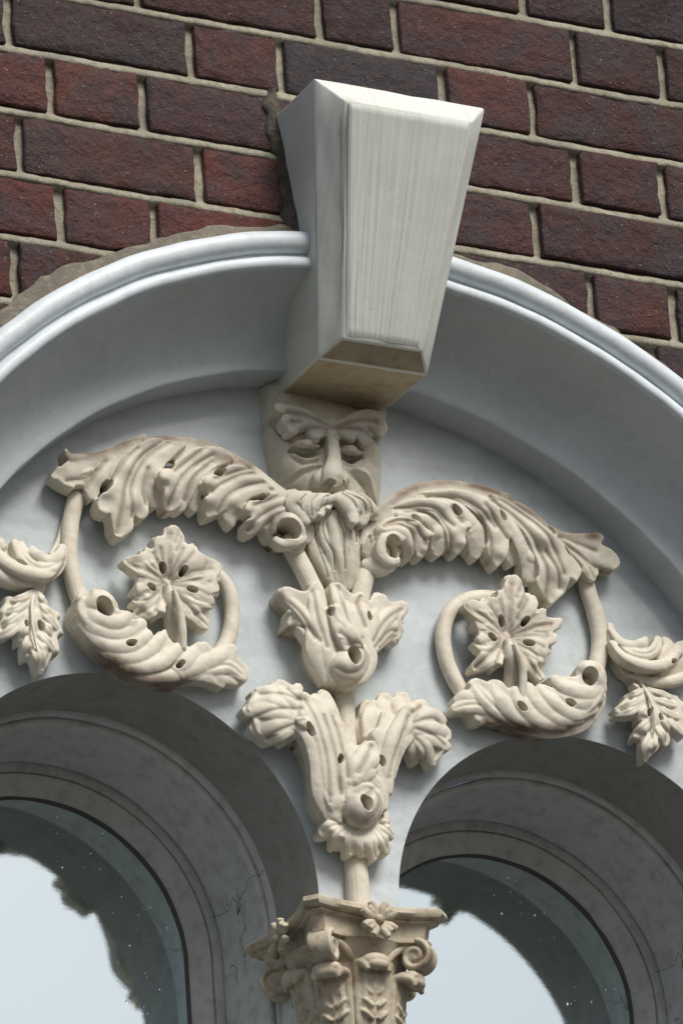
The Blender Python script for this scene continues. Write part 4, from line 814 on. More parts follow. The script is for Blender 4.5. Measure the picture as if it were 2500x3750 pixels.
  ('f',[(334.2,280.3,30),(343.1,255.8,45),(370.7,247.7,48),(395,254.5,48),(415.5,274,42)],[3.1,4.8,5.7,6.2,4.3],{'crown':0.45}),
  ('f',[(408.1,268.5,36),(418.2,278.7,36),(426.2,288.6,32)],[5.2,6.6,5.2],{'crown':0.3}),
  ('f',[(356.5,242.9,26),(378.9,235.5,34),(403,236.2,40),(430.3,247,42)],[3.1,4.8,5.7,6.1],{'crown':0.45}),
  ('f',[(340,276.6,20),(352.2,252.8,22),(368.4,241.9,24)],[3.1,5.2,5.2],{'crown':0.4}),
  ('h',[(405,257.8,46)],[1.9,4],{'d':0.02,'ang':-1.0}),
 ],
 'hanging_right': [
  ('f',[(362.8,245.4,18),(371.9,232.7,26),(378,215.2,32),(379.1,188.3,34)],[4.3,6.9,10.4,10.4],{'crown':0.3}),
  ('f',[(363.3,224.7,33.3),(357.6,224.8,37.3),(361.8,232.7,25.6)],[2,2.9,1.6],{'crown':0.36,'groove':0.1}),
  ('f',[(367.6,221.7,33.3),(353.9,213.8,37.3),(347.4,213.7,25.6)],[2.6,3.8,2.1],{'crown':0.36,'groove':0.1}),
  ('f',[(369.6,214.1,33.3),(348.1,199.9,37.3),(334.1,196.2,25.6)],[2.9,4.2,2.4],{'crown':0.36,'groove':0.1}),
  ('f',[(370.8,207.3,33.3),(347.3,190.2,37.3),(334.3,189.2,25.6)],[2.9,4.2,2.4],{'crown':0.36,'groove':0.1}),
  ('f',[(375.1,204.3,33.3),(363.5,189.8,37.3),(364.2,184.5,25.6)],[4.3,6.1,3.4],{'crown':0.36,'groove':0.1}),
  ('f',[(377.1,186.3,33.3),(361.9,172.1,37.3),(356.3,162.5,25.6)],[4,5.8,3.2],{'crown':0.36,'groove':0.1}),
  ('f',[(377.4,170.6,33.3),(365.3,149.9,37.3),(367.2,137.4,25.6)],[4.5,6.4,3.5],{'crown':0.36,'groove':0.1}),
  ('f',[(379.1,169.1,33.3),(374.6,152.9,37.3),(373.6,143.9,25.6)],[3,4.4,2.4],{'crown':0.36,'groove':0.1}),
  ('f',[(374.2,224.4,33.3),(391.5,218.9,37.3),(416.2,221.2,25.6)],[2.8,4,2.2],{'crown':0.36,'groove':0.1}),
  ('f',[(378.7,213.6,33.3),(396.9,208.2,37.3),(421.7,212.3,25.6)],[3,4.4,2.4],{'crown':0.36,'groove':0.1}),
  ('f',[(381.5,205.2,33.3),(400.2,194.6,37.3),(423.9,196.8,25.6)],[3.2,4.5,2.4],{'crown':0.36,'groove':0.1}),
  ('f',[(382.5,196.6,33.3),(394.5,181.6,37.3),(406.5,176.1,25.6)],[3.5,5.1,2.8],{'crown':0.36,'groove':0.1}),
  ('f',[(391.4,194.3,33.3),(406,178.8,37.3),(420.9,174.5,25.6)],[3.2,4.5,2.4],{'crown':0.36,'groove':0.1}),
  ('f',[(381.2,181.6,33.3),(386.7,166.7,37.3),(394.7,156.2,25.6)],[3.8,5.4,2.9],{'crown':0.36,'groove':0.1}),
  ('t',[(368.1,234,30),(371.3,216.1,38),(374.6,195.7,42),(374.7,177.3,42),(372.6,158.7,36)],[2.6,2.2,1.9,1.6,0.9],{}),
  ('h',[(371.6,192.6,40)],[1.9,4.2],{'d':0.02,'ang':-0.2}),
  ('h',[(386.8,189.2,40)],[1.6,4],{'d':0.02,'ang':0.15}),
  ('p',[(366.4,247.6),(363.6,238.3),(367.3,238.7),(368.6,234.6),(368.6,227),(363.9,223.8),(347.9,216.5),(348.1,212.7),(337.2,201.7),(332.5,193.2),(335.2,188.3),(343.6,185.7),(350.1,184.7),(356.9,187.2),(357.4,182.9),(361.5,181.9),(358.1,178),(354.1,169.9),(350.8,162.6),(355.1,159.6),(360.6,160.4),(361.1,156.1),(360.9,147.8),(364.2,139.9),(368.1,137.4),(374.3,141.2),(383.4,150.4),(388.5,158.8),(392.6,154.1),(398.4,158.4),(401.4,167.4),(397.7,177.8),(401.2,172.5),(407,175.8),(409.1,178.7),(415.9,172.7),(421.4,172.6),(423.8,196.7),(420.7,203.2),(425.2,212.5),(416.9,220.3),(415.4,223.6),(398.5,224.4),(385.2,229.5),(376.2,238.4)],[(377.2,189.8,36),(373.1,212,34),(367.7,137.9,28),(333.7,191.7,28),(352.4,161.1,30),(393.5,155.2,30),(414.1,220,30),(421.7,193.9,30),(365.1,243.1,20)],{'roll':4,'thick':14.0}),
 ],
 'upper_calyx': [
  ('f',[(-9.9,178.9,28),(-13.7,194.3,36),(-15.7,220.3,38),(-13.4,253.4,34)],[11.7,25.3,33.1,31.1],{'crown':0.3}),
  ('f',[(-50.5,212.9,43.3),(-60,246.4,43.3),(-87.8,284.8,31.6)],[5.7,7.2,4.3],{'crown':0.45}),
  ('f',[(-51.9,222.2,39.3),(-71.5,264.9,37.3),(-84.4,278.2,27.6)],[4.7,5.9,3.5],{'crown':0.45}),
  ('f',[(-50.4,214.6,39.3),(-67,244.2,37.3),(-78.8,246,27.6)],[5.7,7.2,4.3],{'crown':0.45}),
  ('f',[(-55.9,250.5,35.3),(-75,257.5,35.3),(-78.2,253.9,27.6)],[4.5,5.5,3.4],{'crown':0.45}),
  ('f',[(-33.3,180.1,35.3),(-50.5,212.9,43.3),(-48,262.8,45.3),(-48.8,294.5,37.6)],[9.8,13.1,10.2,5.5],{'crown':0.45}),
  ('f',[(-27.5,179.1,39.3),(-39.7,213.5,45.3),(-41.2,248.2,45.3),(-41.4,274.1,37.6)],[8.1,9.8,9,6.6],{'crown':0.45}),
  ('f',[(-16.1,213.3,53.3),(-27.2,236.1,55.3),(-33.3,262.2,49.6)],[6.6,7.8,5.9],{'crown':0.45}),
  ('f',[(-19.7,245.6,49.3),(-24.7,273.1,51.3),(-26.1,295,43.6)],[8.1,7.6,4.9],{'crown':0.45}),
  ('f',[(-7.8,234.5,47.3),(-13.6,262.8,47.3),(-16.9,286.4,39.6)],[8.1,9,6.6],{'crown':0.45}),
  ('f',[(5.1,235.2,45.3),(-2.8,263.3,45.3),(-2.4,283.5,37.6)],[8.1,9.8,6.6],{'crown':0.45}),
  ('f',[(12.4,228.5,45.3),(9,263,45.3),(10,290.1,37.6)],[8.1,9.5,6.6],{'crown':0.45}),
  ('f',[(16.9,222.2,43.3),(19.5,257.5,43.3),(37.1,295.6,31.6)],[8.1,9.5,6.6],{'crown':0.45}),
  ('f',[(20.5,231.3,41.3),(42,268.3,39.3),(70.5,291.3,27.6)],[7.6,8.5,5.9],{'crown':0.45}),
  ('f',[(23.6,232.6,39.3),(44,255.8,37.3),(65,271.9,27.6)],[6.6,7.6,4.9],{'crown':0.45}),
  ('f',[(22.3,229.4,37.3),(42.7,250.6,35.3),(64.2,260.1,27.6)],[6.6,7.2,4.9],{'crown':0.45}),
  ('f',[(23.1,226.5,35.3),(43.3,245.7,33.3),(58,244.5,25.6)],[5.9,6.6,4.5],{'crown':0.45}),
  ('f',[(12.4,228.5,45.3),(12.7,205.2,45.3),(0.4,185.1,43.3),(-15.7,178.8,37.6)],[8.1,8.1,7.6,6.6],{'crown':0.45}),
  ('h',[(-11,205.6,52)],[6.6,10.1],{'d':0.03}),
  ('h',[(-36.3,257,46)],[2.5,5.4],{'d':0.022}),
  ('h',[(15.8,261.3,44)],[2.7,5.1],{'d':0.022}),
  ('p',[(-58.3,229.9),(-61.6,237),(-72.4,242.7),(-80.3,239.7),(-81.8,246.3),(-78.7,256),(-76.3,263.2),(-85.9,273.1),(-89.1,282.4),(-85.8,288.8),(-77.1,289.8),(-65.2,285.2),(-58.1,286.4),(-53.9,294.6),(-46.7,298.5),(-40.3,293.4),(-35.9,282.7),(-32,262.2),(-28.8,277.5),(-30.6,288.4),(-26.7,297.1),(-19.1,297.8),(-11.2,292.5),(-1.2,288.4),(8,291.7),(13.9,289.7),(19.4,283.6),(23.4,290.5),(35.1,297.2),(43.9,295.5),(48.9,288.9),(65.4,294.1),(74.4,291.6),(73.3,281.5),(63.7,267.8),(66.8,259.1),(64.1,249.9),(57.7,242.3),(47.9,243.9),(33.2,237.1),(24.7,228.3),(23.5,218),(18,201.3),(7.1,182.8),(-13.2,177.6),(-30.6,181.9),(-42.9,191.7),(-52.7,206.8),(-55.9,221.6)],[(-87.9,283.8,34),(-78.9,244.1,30),(-48.8,294.5,40),(-20.3,293.9,46),(7.9,288.9,42),(36,294.6,36),(70.4,290.3,30),(58,244.5,28),(-41.8,225.7,44),(-8.2,201.3,44),(18.8,235,42),(-21.6,179.7,36)],{'roll':4,'thick':50.0}),
  ('p',[(-35.4,261.8),(-31.1,266.3),(-21.7,261.7),(-17.3,248.3),(-6.7,235.9),(1.9,219.6),(-0.4,215.4),(-10.1,216),(-19.6,220.5),(-29.3,223),(-28.8,228.9),(-24.3,237.3),(-31.5,242.4),(-35,254.1)],[(-32.3,261.5,54),(-5,217.9,56),(-27.9,226.3,56)],{'roll':4,'thick':22.0}),
  ('p',[(-25.8,215.5),(-15.2,226.6),(0.7,228.8),(11.8,218.7),(13.6,203.5),(4.4,184.8),(-10,175.5),(-26.6,176.7),(-38.6,186.7),(-37.5,202.3)],[(-15.1,199.9,54)],{'roll':18,'thick':50.0}),
  ('v',[(-18.8,216.7,52),(-6.8,220.3,52),(2.6,213.8,52),(4,201.5,52),(-5.2,188.6,52),(-20.2,183.7,52),(-32.6,188.7,52)],5,{'d':3.5}),
  ('v',[(-26.8,229.3,54),(-15.6,221.1,54),(-8.2,214.4,54),(-14.6,207.7,54)],4,{'d':4}),
  ('v',[(-54.6,224.8,42),(-70.1,255.6,42),(-90.1,278,42)],2.8,{'d':2.0}),
  ('v',[(-49,221.7,42),(-65.4,238.8,42),(-82.9,240.2,42)],2.8,{'d':2.0}),
  ('v',[(-41.6,215,42),(-50.7,252.5,42),(-52.5,283.3,42)],2.8,{'d':2.0}),
  ('v',[(18.5,231,42),(38.5,261.1,42),(63.9,282.2,42)],2.8,{'d':2.0}),
  ('v',[(19.9,223.5,42),(41.5,247.8,42),(55.8,253.7,42)],2.8,{'d':2.0}),
  ('v',[(-13.9,246,42),(-20.2,268.4,42),(-22.5,291.5,42)],2.8,{'d':2.0}),
  ('v',[(7.9,247,42),(1.7,271.5,42),(6.7,285.8,42)],2.8,{'d':2.0}),
 ],
 'stalk': [
  ('t',[(-7.3,202,20),(-6.6,171.2,20),(-6.2,144.2,20),(-5.5,109.7,20),(-3.1,83.1,20)],[11.7,11.7,11.7,12.1,12.1],{}),
  ('t',[(-6.2,26.1,20),(-6.2,-19.5,20),(-5.5,-53.5,20),(-5.2,-87.4,20)],[12.8,13.6,14,14.4],{}),
 ],
 'lower_calyx': [
  ('f',[(-8.8,3.4,36),(-14.8,27.6,40),(-17.2,62.4,38),(-17.9,93.5,32)],[23.3,37,35,23.3],{'crown':0.3}),
  ('f',[(-81.1,123.3,45.3),(-95,146.3,45.3),(-102.6,165.9,33.6)],[6.6,9,6.6],{'crown':0.42}),
  ('f',[(-83,123,45.3),(-109.1,138.7,45.3),(-128.7,152.6,31.6)],[6.6,8.5,5.9],{'crown':0.42}),
  ('f',[(-85.1,120.8,45.3),(-115.6,128.2,45.3),(-140.9,129,31.6)],[6.6,9.8,6.9],{'crown':0.42}),
  ('f',[(-85.4,117,45.3),(-111.9,112.4,43.3),(-131.6,109.1,29.6)],[6.6,10.5,7.2],{'crown':0.42}),
  ('f',[(-84.5,116,43.3),(-105.6,104.5,41.3),(-116.7,99.6,29.6)],[6.6,10.2,7.2],{'crown':0.42}),
  ('f',[(-81.6,115.3,41.3),(-91.1,105.4,39.3),(-93.4,100.7,27.6)],[6.6,8.1,5.9],{'crown':0.42}),
  ('f',[(-78.4,134.9,41.3),(-81.1,151.8,41.3),(-72.2,168.9,31.6)],[6.6,7.2,4.9],{'crown':0.42}),
  ('f',[(-41.6,6.8,35.3),(-57,35.8,43.3),(-60.6,67.9,47.3),(-71.1,98.1,49.3),(-82.7,112.7,45.6)],[8.1,11.4,10.8,8.5,5.9],{'crown':0.42}),
  ('f',[(-39.5,9.3,39.3),(-48.7,42.8,47.3),(-57.1,89.5,51.3),(-70.1,126,51.3),(-78,154.3,41.6)],[8.1,9,9,9.8,4.9],{'crown':0.42}),
  ('f',[(-35,17.4,39.3),(-41.3,52.2,45.3),(-45,96.6,47.3),(-55,134.4,45.3),(-54.5,157.1,35.6)],[6.6,9,10.2,9.2,5.5],{'crown':0.42}),
  ('f',[(-33.7,36.6,39.3),(-33,73.1,43.3),(-34.5,107.3,43.3),(-42.1,138.7,39.3),(-42.2,166.1,29.6)],[6.6,9,9.8,9.2,5.5],{'crown':0.42}),
  ('f',[(-29.7,51.5,41.3),(-25.5,82.6,41.3),(-24.5,110.3,39.3),(-26.1,129.9,31.6)],[6.6,9,9,5.9],{'crown':0.42}),
  ('f',[(-65.6,107.5,51.3),(-79.5,116.3,53.3),(-83.9,123.1,47.6)],[5.2,6.6,4.5],{'crown':0.42}),
  ('f',[(-32.1,31.3,43.3),(-29.3,55.9,49.3),(-19.8,80,49.3),(-18.3,101.7,39.6)],[6.6,9,10.2,5.9],{'crown':0.42}),
  ('f',[(-26,48.7,49.3),(-18.7,68.9,53.3),(-4.7,86.8,51.3),(4.3,103,43.6)],[6.6,8.5,9.2,5.5],{'crown':0.42}),
  ('f',[(-19.1,48.7,51.3),(-9.6,65.9,54.3),(3.7,81.4,53.3),(9.3,90.5,47.6)],[6.6,7.6,7.6,5.2],{'crown':0.42}),
  ('f',[(-11,53.6,51.3),(-1.4,65.4,53.3),(7.1,73.9,47.6)],[5.9,6.9,4.9],{'crown':0.42}),
  ('f',[(14.3,25.8,43.3),(16.8,59.6,45.3),(16.4,94,45.3),(27.3,123.2,43.3),(34.1,147.8,35.6)],[7.4,8.1,9,9,5.5],{'crown':0.42}),
  ('f',[(21.6,45.8,43.3),(25.3,82,49.3),(36.6,115.3,51.3),(58.1,153.4,43.6)],[7.4,9,9.8,5.9],{'crown':0.42}),
  ('f',[(27,65.6,43.3),(37.2,97.8,47.3),(50.5,116.8,47.3),(64,126.1,41.6)],[6.6,8.1,8.1,5.2],{'crown':0.42}),
  ('f',[(38.1,109.5,47.3),(50.3,127.5,49.3),(62.1,140.4,43.6)],[5.9,7.6,5.2],{'crown':0.42}),
  ('f',[(55.6,132.7,43.3),(67,153.5,43.3),(85,168.8,31.6)],[6.6,8.5,5.9],{'crown':0.42}),
  ('f',[(59.4,131.2,43.3),(84.6,150,43.3),(106.6,153.3,31.6)],[6.6,8.5,5.9],{'crown':0.42}),
  ('f',[(61.1,127.6,43.3),(87.3,134.9,43.3),(113.3,137.6,29.6)],[6.6,8.5,5.9],{'crown':0.42}),
  ('f',[(63.9,125,41.3),(87.4,122.3,41.3),(112,120.1,29.6)],[6.6,8.5,5.9],{'crown':0.42}),
  ('f',[(63.7,123,41.3),(78.5,109.6,41.3),(92.5,98.1,27.6)],[6.6,9.5,6.6],{'crown':0.42}),
  ('f',[(62.7,121.8,39.3),(66.5,107.7,37.3),(71.8,99.3,27.6)],[6.6,9.2,6.6],{'crown':0.42}),
  ('f',[(35.3,137.8,29.3),(34.7,157,29.3),(40,174.9,23.6)],[8.1,9.8,6.6],{'crown':0.42}),
  ('f',[(52.7,147,31.3),(54.9,162.7,31.3),(61,178.7,23.6)],[8.1,9.5,6.6],{'crown':0.42}),
  ('f',[(18.7,125.7,25.3),(16.4,148.5,25.3),(18.5,165,19.6)],[8.1,9.8,6.6],{'crown':0.42}),
  ('f',[(10,114.7,21.3),(9.4,133.9,21.3),(13.6,150.7,17.6)],[5.9,7.4,5.5],{'crown':0.42}),
  ('h',[(-12.4,22.5,55)],[5.8,8.6],{'d':0.03,'ang':0.25}),
  ('h',[(-72.5,106.8,48)],[3.1,7.4],{'d':0.02,'ang':0.5}),
  ('h',[(-34.2,78.2,46)],[2.7,5.8],{'d':0.02,'ang':-0.3}),
  ('h',[(16.8,81.4,46)],[2.5,6.2],{'d':0.02,'ang':0.2}),
  ('p',[(-74.2,166.1),(-85.2,167),(-93.9,171.4),(-102.5,171.3),(-108,164.7),(-128.6,158.1),(-130,152.1),(-137.6,142.3),(-142,130.4),(-138.6,125.1),(-134.9,123.6),(-134.5,112.4),(-129.5,102.3),(-119.1,98),(-108.1,105),(-101.9,100.7),(-91.8,99.6),(-86.1,111.2),(-82.4,112.6),(-78.5,111.3),(-72.1,121.8),(-75.3,145.2)],[(-110.6,138.9,45),(-140.8,130,34),(-129.6,154.4,34),(-102.4,168.8,36),(-122.5,100.8,32),(-83,123,46),(-92.4,101.8,30)],{'roll':3.4,'thick':22.0}),
  ('p',[(-77.9,155.3),(-71.9,156.1),(-58.9,151.7),(-49.9,160.8),(-42.1,166.2),(-34.3,159.2),(-31.1,142.8),(-29.3,132.1),(-21.4,127.7),(-17.7,116.4),(-19.7,103.7),(-23.4,83),(-21.5,56.4),(-26.1,19.4),(-34.2,2.1),(-45.9,9.6),(-56.9,25.1),(-60.7,41.6),(-61,69.8),(-66.6,91.8),(-76.5,106.6),(-84.7,120.4),(-84.7,128.5),(-79.5,137.4),(-80.4,147.2)],[(-77.2,150.6,46),(-42.3,163.4,36),(-26.6,122.4,38),(-71.8,122.4,51),(-52.3,88.9,46),(-46,33,45),(-35.1,3.1,38)],{'roll':4.5,'thick':50.0}),
  ('p',[(-17.2,103.6),(-11.7,100.4),(-5.2,101.9),(2.1,106),(9.9,105.1),(11.8,91.2),(8.7,76.5),(1.6,70),(6.3,65),(15,55.2),(19.6,41.1),(16.7,22.9),(5.9,6.4),(-8.9,-1.6),(-21.8,1),(-30.8,9.5),(-32.6,25.5),(-29.1,54.1),(-24.9,74.4),(-22.3,91.2)],[(-17.4,100.8,42),(3.8,102.5,47),(7.7,75.5,51),(-10.7,23.6,51),(-25.9,9.4,44),(9.5,13.8,44)],{'roll':4.5,'thick':50.0}),
  ('p',[(16.3,15.1),(24.9,34.7),(25.6,52.5),(34.7,82.4),(42.4,93),(39.7,98.3),(48.6,107.4),(61.9,119.2),(65.5,127.4),(63,136.6),(61.1,145.4),(64.5,153.5),(59.9,157.7),(49,154.4),(40.4,145.3),(33.2,150.3),(26.2,141.4),(22.1,130),(10.9,122.1),(5.9,113.4),(8.9,105.8),(14.6,91.2),(12.5,73.7),(16.7,51.3)],[(27.3,108.9,46),(60.5,152.2,45),(34.1,147.8,38),(63.4,124.5,43),(20.3,60.5,45),(15.5,16.2,40)],{'roll':4,'thick':50.0}),
  ('p',[(66.4,161.3),(78,171.4),(85.8,169.6),(90.8,163),(103.9,158.6),(112.6,151.2),(110.7,145.7),(117.1,139.5),(116.2,127.8),(107.5,120.7),(105.2,109.3),(95.1,97),(89.2,98.2),(84.2,108.3),(74.5,99.3),(64.8,101.8),(60.6,112),(57.1,121.1)],[(73,134.6,45),(113.9,132.7,30),(92.4,98,28),(83,168.6,34),(71.9,100.2,30)],{'roll':3.4,'thick':22.0}),
  ('p',[(4.1,116),(4.8,143.6),(12.8,159.1),(23.4,169.2),(28.4,165.5),(34.8,174.9),(42,178.7),(48.4,172.8),(54.8,179.4),(62.9,182.4),(70.1,175.5),(67.9,151.5),(38,131.5),(17.6,115.7)],[(27.9,144.5,30),(42.1,177.1,26),(16.6,164.9,24)],{'roll':3.4,'thick':50.0}),
  ('p',[(-47.1,154.4),(-43.4,166.5),(-38.3,169.1),(-30.9,162.4),(-22.6,142.3),(-21.5,129),(-32.7,137.1)],[(-36.1,155.3,30)],{'roll':3.4,'thick':50.0}),
  ('p',[(-27,40.5),(-12.6,51.9),(3,52),(12.9,39.9),(13.6,22.9),(3.6,6.4),(-10.6,-2),(-25.9,1.8),(-33.7,15),(-32.6,30.3)],[(-14.4,20.4,60)],{'roll':20,'thick':50.0}),
  ('v',[(-21.9,37.2,56),(-5.9,43.1,56),(4.2,34.9,56),(5.2,21.7,56),(-3.6,7.3,56),(-16.7,1.8,56),(-28.9,7.9,56)],5,{'d':3.2}),
  ('v',[(2.5,44.7,57),(-6.9,35.9,57),(-14.3,28.3,57)],4,{'d':4.5}),
  ('v',[(-81.5,146,42),(-104.5,150.6,42),(-124,149.9,42)],2.8,{'d':2.0}),
  ('v',[(-80.5,132.7,42),(-109.8,128.8,42),(-139.6,117.2,42)],2.8,{'d':2.0}),
  ('v',[(-81.5,117.3,42),(-107.6,104.3,42),(-115.7,99.4,42)],2.8,{'d':2.0}),
  ('v',[(-77.7,144.6,42),(-90.4,158.2,42)],2.8,{'d':2.0}),
  ('v',[(-51,24.1,42),(-53.6,71.3,42),(-62.4,112.1,42),(-73.8,145.1,42)],2.8,{'d':2.0}),
  ('v',[(-36.7,35.4,42),(-41.1,82.4,42),(-51.5,128.9,42)],2.8,{'d':2.0}),
  ('v',[(-29.4,55.3,42),(-30.6,93.4,42),(-37.7,130.7,42)],2.8,{'d':2.0}),
  ('v',[(-17.3,60.7,42),(-4,83.5,42),(4.9,98,42)],2.8,{'d':2.0}),
  ('v',[(23.8,62.2,42),(34.2,96.1,42),(55.4,143.1,42)],2.8,{'d':2.0}),
  ('v',[(62.8,136.4,42),(87.2,145.4,42),(102.9,143.6,42)],2.8,{'d':2.0}),
  ('v',[(64.2,128.9,42),(89.5,124.5,42),(104.9,118.8,42)],2.8,{'d':2.0}),
  ('v',[(61.6,120.8,42),(74.4,107.1,42),(79.3,94.3,42)],2.8,{'d':2.0}),
  ('v',[(61.7,147.8,42),(76.5,161.4,42)],2.8,{'d':2.0}),
 ],
 'collar': [
  ('f',[(-28.7,11.2,33.3),(-46.1,11.1,37.3),(-53.4,19.2,27.6)],[4.7,5.9,4.1],{'crown':0.4,'groove':0.12}),
  ('f',[(-29.1,5.4,33.3),(-47.1,-2.2,37.3),(-54.3,-7.5,27.6)],[6.3,7.8,5.5],{'crown':0.4,'groove':0.12}),
  ('f',[(-23.5,2.4,33.3),(-38,-10.6,37.3),(-37.6,-18.6,27.6)],[5.7,7.2,5],{'crown':0.4,'groove':0.12}),
  ('f',[(-15.7,1.4,33.3),(-22.7,-14.3,37.3),(-20.7,-26.9,27.6)],[6,7.6,5.3],{'crown':0.4,'groove':0.12}),
  ('f',[(-6,1.7,33.3),(-9.2,-16.4,37.3),(-4.1,-25.8,27.6)],[5.7,7.2,5],{'crown':0.4,'groove':0.12}),
  ('f',[(1.9,2.7,33.3),(2.5,-15,37.3),(9.3,-28.9,27.6)],[5.7,7.2,5],{'crown':0.4,'groove':0.12}),
  ('f',[(8,6.3,33.3),(16.6,-9.4,37.3),(25.6,-19.3,27.6)],[6,7.6,5.3],{'crown':0.4,'groove':0.12}),
  ('f',[(14.2,10.9,33.3),(23.3,2.8,37.3),(34,0.7,27.6)],[5.2,6.6,4.5],{'crown':0.4,'groove':0.12}),
  ('f',[(16.6,16.9,33.3),(20.4,15.7,37.3),(29.5,20.2,27.6)],[4.5,5.5,3.9],{'crown':0.4,'groove':0.12}),
  ('f',[(-22.8,11.7,30),(14.4,14.4,30)],[11.7,11.7],{'crown':0.3}),
  ('p',[(-55.5,21.3),(-50.6,23.8),(-45.1,17),(-49.3,10.9),(-54.4,6.5),(-51.7,3.1),(-54.4,-6.8),(-47,-10.7),(-37.5,-8.8),(-37.9,-18.2),(-27.9,-20.4),(-21.8,-17.6),(-21.8,-24.8),(-14,-27.4),(-6,-22.7),(-0.7,-27.8),(9,-25),(12.6,-29.3),(19.3,-18),(27,-20.7),(32,-10.4),(28.7,-3.2),(36.9,1.7),(35.4,9.1),(27.6,13.5),(32.9,21.7),(22.2,36.6),(-2.7,14.8),(-30.8,14.2)],[(-14.7,2.6,36),(-50.8,0.5,30),(-12.9,-26.1,28),(32,0.3,28)],{'roll':4,'thick':22.0}),
 ],
 'brow': [
  ('f',[(-16,490.5,50.3),(-54.4,503.5,52.3),(-83.6,510.2,43.6)],[4.4,6.3,5],{'crown':0.45,'thick':0.018}),
  ('f',[(-18.6,486.5,52.3),(-49.2,495.5,51.3),(-70.5,479.9,50.6)],[4.4,8.7,6.1],{'crown':0.45,'thick':0.018}),
  ('f',[(-69.2,492.4,51.3),(-75.3,493.3,50.3),(-71.7,486,45.6)],[5.5,5.5,4.4],{'crown':0.45,'thick':0.018}),
  ('f',[(-18.4,484.3,54.3),(-35.6,484.3,54.3),(-42.2,472.8,49.6)],[4.4,8.3,6.1],{'crown':0.45,'thick':0.018}),
  ('f',[(-15.8,483.3,54.3),(-2.3,486.7,54.3),(8.1,481.1,49.6)],[4.4,7.6,5.6],{'crown':0.45,'thick':0.018}),
  ('f',[(-13.1,488.6,52.3),(11.8,496.9,51.3),(26,478.7,50.6)],[4.4,8.7,6.1],{'crown':0.45,'thick':0.018}),
  ('f',[(-11.1,492.1,51.3),(24.3,504.1,51.3),(51.6,499.6,39.6)],[4.4,8.7,6.1],{'crown':0.45,'thick':0.018}),
  ('f',[(-8.9,496.8,50.3),(26.6,515.2,48.3),(55.6,522.5,37.6)],[4.4,6.6,5.5],{'crown':0.45,'thick':0.018}),
  ('f',[(-18.3,478.1,53.3),(-16.4,489.5,52.3),(-14.7,501.7,47.6)],[6.6,9.8,7.6],{'crown':0.45,'thick':0.018}),
  ('p',[(-80.5,517.3),(-83.3,513),(-81.2,506.6),(-74.8,499.9),(-70.8,495.6),(-73,488.2),(-67.2,480.9),(-60.8,478.5),(-53.1,480.6),(-49.7,484.4),(-50.1,478.4),(-45.1,471.5),(-37.3,471.3),(-31.6,476.1),(-27.5,480.5),(-20.9,477.8),(-15.7,471),(-11.5,474.3),(-3.6,480.3),(3.4,476.6),(10.1,478.9),(12.8,486.1),(14.8,485.2),(23.1,480.4),(31.6,479),(36.7,484.4),(37.6,491.5),(49.8,494),(60,503.6),(60.6,511.6),(58.7,518.3),(61.6,527),(57,532.7),(38.3,522.6),(6,505.5),(-11.4,494.1),(-26.7,497.5),(-50,509.5),(-69.4,514.4)],[(-83,510.9,42),(-64.2,480.5,48),(-40.7,472.5,53),(-18,477.2,56),(8,480.4,52),(30.9,481.4,46),(57.9,505.1,38),(59.8,524.6,37),(-15.2,490.1,52),(-45.8,502.8,46)],{'roll':4,'thick':14.0}),
  ('v',[(-16.8,490.8,50),(-42.7,498.8,50),(-71.5,503.6,50)],4,{'d':2.6}),
  ('v',[(-22.5,486,50),(-43.6,486.7,50),(-57.2,480.7,50)],4,{'d':2.6}),
  ('v',[(-11.4,493,50),(16.1,505.1,50),(45.9,512.4,50)],4,{'d':2.6}),
  ('v',[(-10.2,490.5,50),(12.6,494,50),(32.3,490.3,50)],4,{'d':2.6}),
  ('v',[(-15.9,485.6,50),(-9.7,478.6,50)],4,{'d':2.6}),
  ('v',[(-17.1,486.8,50),(-28.1,481.1,50)],4,{'d':2.6}),
  ('v',[(-58.9,493.6,50),(-69.7,490.6,50)],4,{'d':2.6}),
  ('v',[(31.5,498.2,50),(44.4,492.2,50)],4,{'d':2.6}),
 ],
 'moustache': [
  ('f',[(-29,397.5,59),(-45.2,392.5,59),(-53.4,381.3,58),(-52.1,371.5,54)],[4.7,7.3,7.3,5.2],{'crown':0.5,'thick':0.02}),
  ('f',[(-30.5,396,59),(-37.8,388,54),(-43.2,375,55)],[3.9,5.7,4.4],{'crown':0.5,'thick':0.02}),
  ('f',[(-28.4,397.6,59),(-30.3,391.7,54),(-33.8,383.8,56)],[3.6,4.7,3.4],{'crown':0.5,'thick':0.02}),
  ('f',[(-24.9,399.5,59),(-12.2,393.5,59),(-3.1,384.8,58),(-1.5,370.6,58)],[4.7,7.8,7.8,5.2],{'crown':0.5,'thick':0.02}),
  ('f',[(-19,402.1,58),(0.4,397.1,58),(14.1,388.2,53),(12,374.8,50)],[4.7,7.8,8,5.2],{'crown':0.5,'thick':0.02}),
  ('f',[(-8.7,408.1,54),(12.6,400.2,58),(29.1,391.8,50),(32.7,388,42)],[4.7,7.8,7.8,5.2],{'crown':0.5,'thick':0.02}),
  ('f',[(-44.7,397.2,56),(-56.5,391.4,55),(-61.7,378.4,53),(-59.5,364.8,52)],[4.7,7.3,7.5,5.2],{'crown':0.5,'thick':0.02}),
  ('f',[(-51,399.6,53),(-71.4,391.3,56),(-75,382.5,54),(-61.8,374.5,50)],[5.2,8.3,8.6,6.5],{'crown':0.5,'thick':0.02}),
  ('f',[(-68.9,400,52),(-83.2,393.2,48),(-73.7,383.7,46)],[5.2,7.8,6.5],{'crown':0.5,'thick':0.02}),
  ('v',[(-29.7,401.1,50),(-39.5,393.8,50),(-44.4,378.6,50)],0.6,{'d':2.6}),
